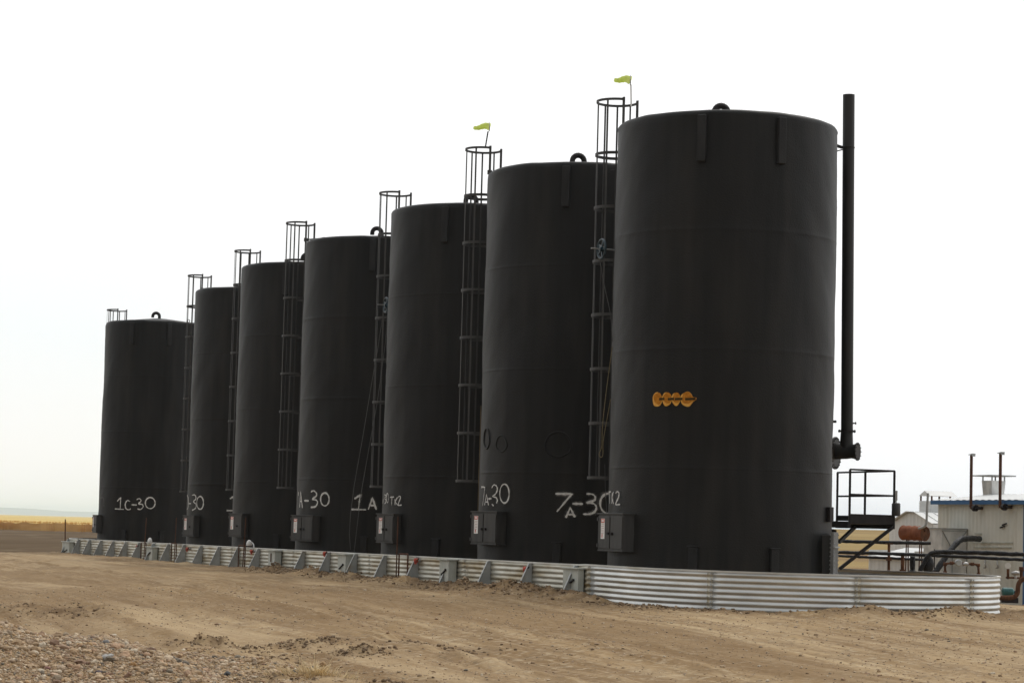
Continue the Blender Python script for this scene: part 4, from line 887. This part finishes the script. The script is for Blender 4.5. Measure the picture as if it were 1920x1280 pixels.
for (x, yt, lab) in ((1667, 1019, 'thin rusty pipe post, left of two under the wrapped pipes'), (1692.5, 1041, 'thicker rusty pipe post, right of two under the wrapped pipes')):
    p = W(x, yt, 46.2); b = Vector((p.x, p.y, -.4)); r = empty('pipe_post', b, lab, 'post', 'rusty pipe posts'); w = .028 if x < 1680 else .036
    m = MB(); m.tube([b, p], w, 10); m.build('post', RUSTY, r, True); m = MB(); m.box(p, (.07, 0, 0), (0, .06, 0), (0, 0, .012)); m.box(p - Zv(.3), (.05, 0, 0), (0, .04, 0), (0, 0, .03)); m.build('saddle', RUSTY, r)
# meter loop
def P_(x, y, Y=43.5): return W(x, y, Y)
r = empty('meter_loop', P_(1803, 1080), 'rusty pipe loop with round grey meter just above the wall top', 'pipe loop')
m = MB(); m.tube(bend([P_(1772, 1080), P_(1772, 1056), P_(1797, 1054.5), P_(1834, 1058), P_(1835.5, 1082)], .06), .021, 10)
for (x, y) in ((1772, 1057), (1834, 1059), (1784, 1055), (1823, 1057)): q = P_(x, y); m.tube([q - Vector((.03, 0, 0)), q + Vector((.03, 0, 0))], .034, 10)
for (x, y) in ((1772, 1074), (1835, 1077)): q = P_(x, y); m.tube([q - Zv(.05), q + Zv(.04)], .034, 10)
m.tube([P_(1750, 1073), P_(1850, 1081)], .02, 8); m.build('pipe_run', RUSTY, r, True)
m = MB(); q = P_(1797, 1054.5, 43.4); m.tube([q + Vector((0, .04, 0)), q - Vector((0, .05, 0)), q - Vector((0, .06, 0))], [.062, .062, .05], 18); m.build('meter', GALVF, r, True)
m = MB(); q = P_(1811, 1057); m.tube([q - Vector((.06, 0, 0)), q, q + Vector((.05, 0, 0))], [.025, .045, .025], 12); m.bar(q + Vector((-.05, -.02, -.07)), q + Vector((.05, -.02, .01)), .02, .02); m.build('regulator', STEEL, r, True)
# gauge and right-hand pipework
r = empty('gauge_stand', P_(1890, 1083, 45), 'round pressure gauge on a rusty stem with a grey valve beside it', 'gauge')
m = MB(); m.tube([P_(1890, 1085, 45), P_(1890, 1066, 45)], .026, 10); m.tube([P_(1886, 1082, 45), P_(1912, 1083, 45)], .018, 8); m.build('stem', RUSTY, r, True)
m = MB(); q = P_(1890.5, 1060, 45); m.tube([q + Vector((0, .02, 0)), q - Vector((.01, .03, 0))], .058, 20); m.build('gauge_dial', WHITEP, r, True)
m = MB(); q = P_(1904, 1074, 45); m.tube([q + Vector((-.08, 0, 0)), q, q + Vector((.07, 0, 0))], [.02, .05, .03], 12); m.tube([q, q + Zv(-.1)], .03, 10); m.build('grey_valve', STEEL, r, True)
m = MB(); m.tube(bend([P_(1870, 1120, 44), P_(1908, 1120, 44), P_(1909, 1090, 44), P_(1925, 1082, 44), P_(1950, 1084, 44)], .16, 8), .045, 12); tag(m.build('brown_pipe', RUSTY, None, True, loc=P_(1908, 1120, 44)), 'thick brown pipe with two bends at the right edge, past the wall end', 'pipe')
m = MB(); m.tube([P_(1915, 1085, 44.6), P_(1915, 1068, 44.6)], .03, 10); q = P_(1915, 1066, 44.6); m.tube([q - Zv(.03), q + Zv(.04)], .045, 10); m.tube([q - Vector((.02, .0, .03)), q + Vector((.14, 0, -.03))], .014, 8); tag(m.build('rusty_valve', RUSTY, None, True, loc=P_(1915, 1085, 44.6)), 'short rusty valve stem at the very right edge above the brown pipe', 'valve')
q = P_(1892, 1109, 45.5); r = empty('pump', q - Zv(.1), 'small teal pump just past the right end of the wall', 'pump')
m = MB(); m.tube([q - Vector((.14, 0, 0)), q - Vector((.12, 0, 0)), q + Vector((.06, 0, 0)), q + Vector((.09, 0, 0))], [.05, .085, .085, .05], 18); m.box(q - Zv(.09), (.12, 0, 0), (0, .07, 0), (0, 0, .02)); m.build('pump_body', TEAL, r, True)
m = MB(); m.tube([q + Vector((.08, 0, 0)), q + Vector((.17, 0, 0))], .03, 10); m.box(q - Zv(.16), (.16, 0, 0), (0, .1, 0), (0, 0, .05)); m.build('pump_base', BLACK, r, True)
for (x, lab) in ((1847, 'left of two small hooked conduits on the shed wall below the wrapped pipes'), (1870, 'right of two small hooked conduits on the shed wall below the wrapped pipes')):
    m = MB(); m.tube(bend([shed_at(x, 1050, .03), shed_at(x, 1058, .12), shed_at(x + 2, 1063, .1), shed_at(x - 2, 1064, .05)], .04), .018, 8); tag(m.build('hook', STEEL, None, True, loc=shed_at(x, 1050, .03)), lab, 'hook', 'hooked conduits')
# ------------------------------------------------------------------ stones
def ico(sub):
    t = (1 + 5 ** .5) / 2
    v = [(-1, t, 0), (1, t, 0), (-1, -t, 0), (1, -t, 0), (0, -1, t), (0, 1, t), (0, -1, -t), (0, 1, -t), (t, 0, -1), (t, 0, 1), (-t, 0, -1), (-t, 0, 1)]
    f = [(0, 11, 5), (0, 5, 1), (0, 1, 7), (0, 7, 10), (0, 10, 11), (1, 5, 9), (5, 11, 4), (11, 10, 2), (10, 7, 6), (7, 1, 8), (3, 9, 4), (3, 4, 2), (3, 2, 6), (3, 6, 8), (3, 8, 9), (4, 9, 5), (2, 4, 11), (6, 2, 10), (8, 6, 7), (9, 8, 1)]
    v = [Vector(p).normalized() for p in v]
    for _ in range(sub):
        c = {}; nf = []
        def mid(a, b):
            k = (min(a, b), max(a, b))
            if k not in c: v.append(((v[a] + v[b]) / 2).normalized()); c[k] = len(v) - 1
            return c[k]
        for a, b, d in f:
            x, y, z = mid(a, b), mid(b, d), mid(d, a); nf += [(a, x, z), (b, y, x), (d, z, y), (x, y, z)]
        f = nf
    return np.array([tuple(p) for p in v]), np.array(f)
PAL = np.array([(.38, .275, .175), (.43, .33, .225), (.33, .24, .155), (.41, .32, .235), (.28, .225, .165), (.50, .41, .305), (.38, .26, .175), (.19, .168, .135), (.23, .15, .105), (.13, .115, .095), (.42, .29, .165), (.56, .49, .39)])
PAL = np.minimum(PAL * np.array([1.10, 1.07, 1.02]), .72)
PW = np.array([16, 16, 12, 12, 7, 10, 8, 4, 4, 2, 6, 5], float); PW /= PW.sum()
def scatter(name, pos, size, sub, label, cat, pal=PAL, pw=PW, squash=(.5, .9), sink=.25, smooth=False):
    V0, F0 = ico(sub); n = len(pos); nv = len(V0)
    protos = np.stack([V0 * (1 + .5 * np.stack([vnoise(V0[:, 0] * 1.6 + k * 9, V0[:, 1] * 1.6 + V0[:, 2] * 1.3, k)] * 3, -1) * 1.6) for k in range(14)])
    idx = RNG.integers(0, 14, n); v = protos[idx]
    sc_ = np.stack([RNG.uniform(.75, 1.35, n), RNG.uniform(.7, 1.2, n), RNG.uniform(*squash, n)], -1) * size[:, None] / 2
    v = v * sc_[:, None]; a = RNG.uniform(0, 6.28, n); ca, sa = np.cos(a)[:, None], np.sin(a)[:, None]
    tl = RNG.normal(0, .25, n); ct, stt = np.cos(tl)[:, None], np.sin(tl)[:, None]
    y = v[..., 1] * ct - v[..., 2] * stt; z = v[..., 1] * stt + v[..., 2] * ct; x = v[..., 0]
    v = np.stack([x * ca - y * sa, x * sa + y * ca, z], -1)
    v = v + pos[:, None]; v[..., 2] += (sc_[:, 2] * (1 - 2 * sink))[:, None]
    f = (F0[None] + (np.arange(n) * nv)[:, None, None]).reshape(-1, 3)
    o = np_mesh(name, v.reshape(-1, 3), f, STONE, smooth)
    col = pal[RNG.choice(len(pal), n, p=pw)] * RNG.uniform(.8, 1.15, (n, 1))
    col = np.concatenate([np.repeat(col, nv, 0), np.ones((n * nv, 1))], 1)
    at = o.data.attributes.new('stone', 'FLOAT_COLOR', 'POINT'); at.data.foreach_set('color', col.astype(np.float32).ravel())
    if label: tag(o, label, cat, kind='stuff')
    return o
def place(x, y): return np.stack([x, y, ground_z(x, y)], -1)
# gravel heap at the near left
def heap_pts(n):
    x = RNG.uniform(-7.5, -1.6, n); y = RNG.uniform(18.5, 25.5, n)
    w = np.clip((-2.0 - x) * .55 + .10, 0, 1) * np.exp(-((y - 22.3) / 2.6) ** 2) + .02; k = RNG.random(n) < w * (.55 + 1.0 * (vnoise(x * 1.1, y * 1.1, 70) + .35)); return x[k], y[k]
x, y = heap_pts(42000); scatter('gravel_heap', place(x, y), np.clip(RNG.lognormal(math.log(.021), .55, len(x)), .008, .095), 1, 'loose mixed gravel heaped at the near left of the yard', 'gravel')
x, y = heap_pts(80000); scatter('fine_gravel', place(x, y), np.clip(RNG.lognormal(math.log(.016), .35, len(x)), .008, .03), 0, 'fine gravel filling between the stones of the near heap', 'gravel')
n = 52000; th = RNG.uniform(-.30, .30, n); y = np.exp(RNG.uniform(math.log(19), math.log(44), n)); x = np.tan(th) * y
d, s, e = wall_dist(x, y); k = (d > .1) & (RNG.random(n) < .35 + 1.1 * (vnoise(x * .8, y * .4, 71) + .25)); x, y = x[k], y[k]
scatter('road_pebbles', place(x, y), np.clip(RNG.lognormal(math.log(.0115), .55, len(x)), .004, .06), 0, 'small pebbles strewn over the packed dirt yard', 'pebbles', squash=(.4, .7), pal=PAL * .9)
CP = np.array([(.17, .115, .068), (.135, .09, .053), (.21, .15, .09), (.25, .18, .112), (.11, .075, .045)]); CP = CP * 1.2; CW = np.array([4, 4, 3, 2, 2.]) / 15
X = []; Yy = []; S_ = []
for (cx, cy, rx, ry, am) in CHURN:
    n = int(3600 * am); X.append(RNG.normal(cx, rx * .65, n)); Yy.append(RNG.normal(cy, ry * .65, n)); S_.append(np.clip(RNG.lognormal(math.log(.015), .55, n), .005, .06))
scatter('soil_clods', place(np.concatenate(X), np.concatenate(Yy)), np.concatenate(S_), 1, 'dark broken soil clods churned up along the wheel tracks', 'soil clods', CP, CW, (.55, .9))
n = 8000; L = L1 - 22 + RNG.random(n) * (22 + La * .62); off = np.abs(RNG.normal(.22, .28, n)) + .06
q = [path(l) for l in L]; x = np.array([p.x + d.x * o for (p, d, s), o in zip(q, off)]); y = np.array([p.y + d.y * o for (p, d, s), o in zip(q, off)])
k = RNG.random(n) < .35 + 1.4 * (vnoise(L * .7, L * 0, 72) + .25); x, y = x[k], y[k]
scatter('bank_clods', place(x, y), np.clip(RNG.lognormal(math.log(.022), .5, len(x)), .008, .075), 1, 'brown clods and stones banked along the foot of the corrugated wall', 'soil clods', np.concatenate([CP, PAL[[1, 3, 0]]]), np.array([4, 4, 4, 3, 1, 1, 1, 1.]) / 19, (.5, .9))
BIG = [(199, 1231, 30, 13, (.44, .43, .41), 'largest pale grey boulder lying on the near gravel heap'), (184, 1260, 15, 9, (.09, .07, .075), 'dark purplish stone low on the gravel heap, straight below the pale boulder'),
       (172, 1196, 11, 7, (.14, .09, .07), 'dark brown stone on the crest of the gravel heap'), (198, 1203, 16, 9, (.27, .27, .265), 'blue grey rounded stone beside the dark brown stone on the crest'),
       (100, 1205, 9, 7, (.10, .105, .115), 'small dark slate coloured stone left of the blue grey one'), (120, 1213, 18, 9, (.42, .29, .20), 'pinkish tan stone just right of the dark slate coloured one'),
       (381, 1254, 22, 8, (.10, .09, .085), 'long dark flat stone on the right flank of the gravel heap'), (428, 1263, 16, 9, (.085, .088, .09), 'blackish stone at the right end of the gravel heap'),
       (250, 1245, 12, 8, (.47, .28, .13), 'orange stone right of the pale boulder'), (57, 1202, 16, 8, (.26, .19, .14), 'brown stone at left of the gravel heap'), (100, 1265, 17, 8, (.52, .38, .27), 'pale tan flat stone at the lower left of the gravel heap'), (88, 1252, 13, 8, (.27, .15, .13), 'reddish stone above the pale tan flat stone')]
def march(px, py):
    Y = 17.
    while Y < 60:
        p = W(px, py, Y)
        if p.z < float(ground_z(p.x, p.y)): return p
        Y += .02
    return p
for (px, py, w, h, col, lab) in BIG:
    p = march(px, py + h * .3); s = p.y / F
    o = scatter('stone', np.zeros((1, 3)), np.array([w * s]), 2, None, None, np.array([col]), np.array([1.]), (h / w * 1.1, h / w * 1.3), .3, True); o.location = p; tag(o, lab, 'stone', 'large stones on the gravel heap')
# dry tuft
p = march(590, 1262); m = MB()
for k in range(420):
    a = random.uniform(0, 6.28); r = random.uniform(0, .26) ** 1.0; b = p + Vector((r * math.cos(a) * 1.9, r * math.sin(a), 0)); b.z = float(ground_z(b.x, b.y)) - .01
    ln = random.uniform(.07, .19) * (1.6 if k < 9 else 1); lean = random.uniform(.3, 1.7) if k >= 9 else .15; d = Vector((math.cos(a) * lean * 1.4, math.sin(a) * lean, 1)).normalized(); w = Vector((.003, 0, 0))
    m1 = b + d * ln * .6; e = m1 + (d + Vector((d.x * .8, d.y * .8, -.5))).normalized() * ln * .5; m.add([b - w, b + w, m1 + w * .8, m1 - w * .8, e], [(0, 1, 2, 3), (3, 2, 4)])
tag(m.build('dry_grass_tuft', DRYG, None, loc=p), 'single dry straw coloured grass tuft on the dirt near the gravel heap', 'grass tuft')
# ------------------------------------------------------------------ air, sky, sun, camera
m = bpy.data.materials.new('pale_air'); m.use_nodes = True; nt = m.node_tree; nt.nodes.clear(); out = nd(nt, 'ShaderNodeOutputMaterial'); v = nd(nt, 'ShaderNodeVolumePrincipled')
v.inputs['Color'].default_value = (.80, .92, 1, 1); v.inputs['Density'].default_value = .00010; v.inputs['Anisotropy'].default_value = .5
nt.links.new(v.outputs[0], out.inputs['Volume'])
hz = MB(); hz.box((0, 9600, 35), (9300, 0, 0), (0, 10100, 0), (0, 0, 38.5)); h = hz.build('haze', m); tag(h, kind='stuff', label='pale dry haze filling the air over the plain', cat='haze')
SUN_EL, SUN_AZ = 58, 35                  # degrees; azimuth clockwise from +Y
w = bpy.data.worlds.new('World'); bpy.context.scene.world = w; w.use_nodes = True; nt = w.node_tree; nt.nodes.clear()
out = nd(nt, 'ShaderNodeOutputWorld'); bg = nd(nt, 'ShaderNodeBackground'); nt.links.new(bg.outputs[0], out.inputs[0]); bg.inputs['Strength'].default_value = .1
sk = nd(nt, 'ShaderNodeTexSky'); sk.sky_type = 'NISHITA'; sk.sun_disc = False; sk.sun_elevation = R_(SUN_EL); sk.sun_rotation = R_(SUN_AZ); sk.dust_density = 4
tc = nd(nt, 'ShaderNodeTexCoord'); sx = nd(nt, 'ShaderNodeSeparateXYZ'); nt.links.new(tc.outputs['Generated'], sx.inputs[0])
# overcast: layered cloud brightness over the clear sky
mp = nd(nt, 'ShaderNodeMapping'); mp.inputs['Scale'].default_value = (2.2, 2.2, 7); nt.links.new(tc.outputs['Generated'], mp.inputs[0])
nz = nd(nt, 'ShaderNodeTexNoise'); nz.inputs['Scale'].default_value = 1.6; nz.inputs['Detail'].default_value = 4; nt.links.new(mp.outputs[0], nz.inputs['Vector'])
cl = nd(nt, 'ShaderNodeValToRGB'); e = cl.color_ramp.elements; e[0].position = 0; e[0].color = (1.02, .99, .93, 1); e[1].position = .30; e[1].color = (1, 1, 1, 1)
for p_, c_ in ((.035, (1.0, .985, .95)), (.075, (.945, .975, .975)), (.105, (.98, .985, .98)), (.15, (1., 1., 1.))):
    k = e.new(p_); k.color = (*c_, 1)
ad = nd(nt, 'ShaderNodeMath', operation='MULTIPLY_ADD'); nt.links.new(nz.outputs['Fac'], ad.inputs[0]); ad.inputs[1].default_value = .05; 
# the cloud thickens to the right: more white there
ax_ = nd(nt, 'ShaderNodeMath', operation='MULTIPLY_ADD'); nt.links.new(sx.outputs[0], ax_.inputs[0]); ax_.inputs[1].default_value = .42; ax_.inputs[2].default_value = .045
mxx = nd(nt, 'ShaderNodeMath', operation='MAXIMUM'); nt.links.new(ax_.outputs[0], mxx.inputs[0]); mxx.inputs[1].default_value = -.025
s2 = nd(nt, 'ShaderNodeMath', operation='ADD'); nt.links.new(sx.outputs[2], s2.inputs[0]); nt.links.new(mxx.outputs[0], s2.inputs[1]); nt.links.new(s2.outputs[0], ad.inputs[2])
nt.links.new(ad.outputs[0], cl.inputs[0])
br = nd(nt, 'ShaderNodeMapRange'); br.inputs['From Min'].default_value = .10; br.inputs['From Max'].default_value = .75; br.inputs['To Min'].default_value = 10.9; br.inputs['To Max'].default_value = 14.5; nt.links.new(ad.outputs[0], br.inputs[0])
sd_ = nd(nt, 'ShaderNodeVectorMath', operation='DOT_PRODUCT'); nt.links.new(tc.outputs['Generated'], sd_.inputs[0]); sd_.inputs[1].default_value = (math.sin(R_(SUN_AZ * .5)), math.cos(R_(SUN_AZ * .5)), 0)
sm = nd(nt, 'ShaderNodeMapRange'); sm.interpolation_type = 'SMOOTHSTEP'; sm.inputs['From Min'].default_value = -1; sm.inputs['From Max'].default_value = .75; sm.inputs['To Min'].default_value = .42; sm.inputs['To Max'].default_value = 1.0; nt.links.new(sd_.outputs['Value'], sm.inputs[0])
bm = nd(nt, 'ShaderNodeMath', operation='MULTIPLY'); nt.links.new(br.outputs[0], bm.inputs[0]); nt.links.new(sm.outputs[0], bm.inputs[1])
vm = nd(nt, 'ShaderNodeVectorMath', operation='SCALE'); nt.links.new(cl.outputs[0], vm.inputs[0]); nt.links.new(bm.outputs[0], vm.inputs['Scale'])
mx = nd(nt, 'ShaderNodeMix', data_type='RGBA'); mx.inputs[0].default_value = .94; nt.links.new(sk.outputs[0], mx.inputs[6]); nt.links.new(vm.outputs[0], mx.inputs[7]); mx.clamp_result = False
nt.links.new(mx.outputs[2], bg.inputs['Color'])
sl = bpy.data.lights.new('sun', 'SUN'); sl.energy = .9; sl.angle = R_(14); sl.color = (1, .95, .87); so = bpy.data.objects.new('sun', sl); C.objects.link(so)
az, el = R_(SUN_AZ), R_(SUN_EL); sd = Vector((math.sin(az) * math.cos(el), math.cos(az) * math.cos(el), math.sin(el))); so.rotation_euler = sd.to_track_quat('Z', 'Y').to_euler(); so.location = (0, 0, 60)
cam = bpy.data.cameras.new('camera'); co = bpy.data.objects.new('camera', cam); C.objects.link(co); cam.sensor_width = 36; cam.sensor_fit = 'HORIZONTAL'; cam.lens = F / 1920 * 36; cam.clip_start = .5; cam.clip_end = 30000
from mathutils import Matrix
M = Matrix((rt, up, -fw)).transposed().to_4x4(); M.translation = EYE; co.matrix_world = M
sc = bpy.context.scene; sc.camera = co
sc.view_settings.view_transform = 'Standard'; sc.view_settings.look = 'None'; sc.view_settings.exposure = 0; sc.view_settings.gamma = 1
sc.render.engine = 'CYCLES'; sc.cycles.volume_bounces = 1; sc.cycles.max_bounces = 6; sc.cycles.use_denoising = True
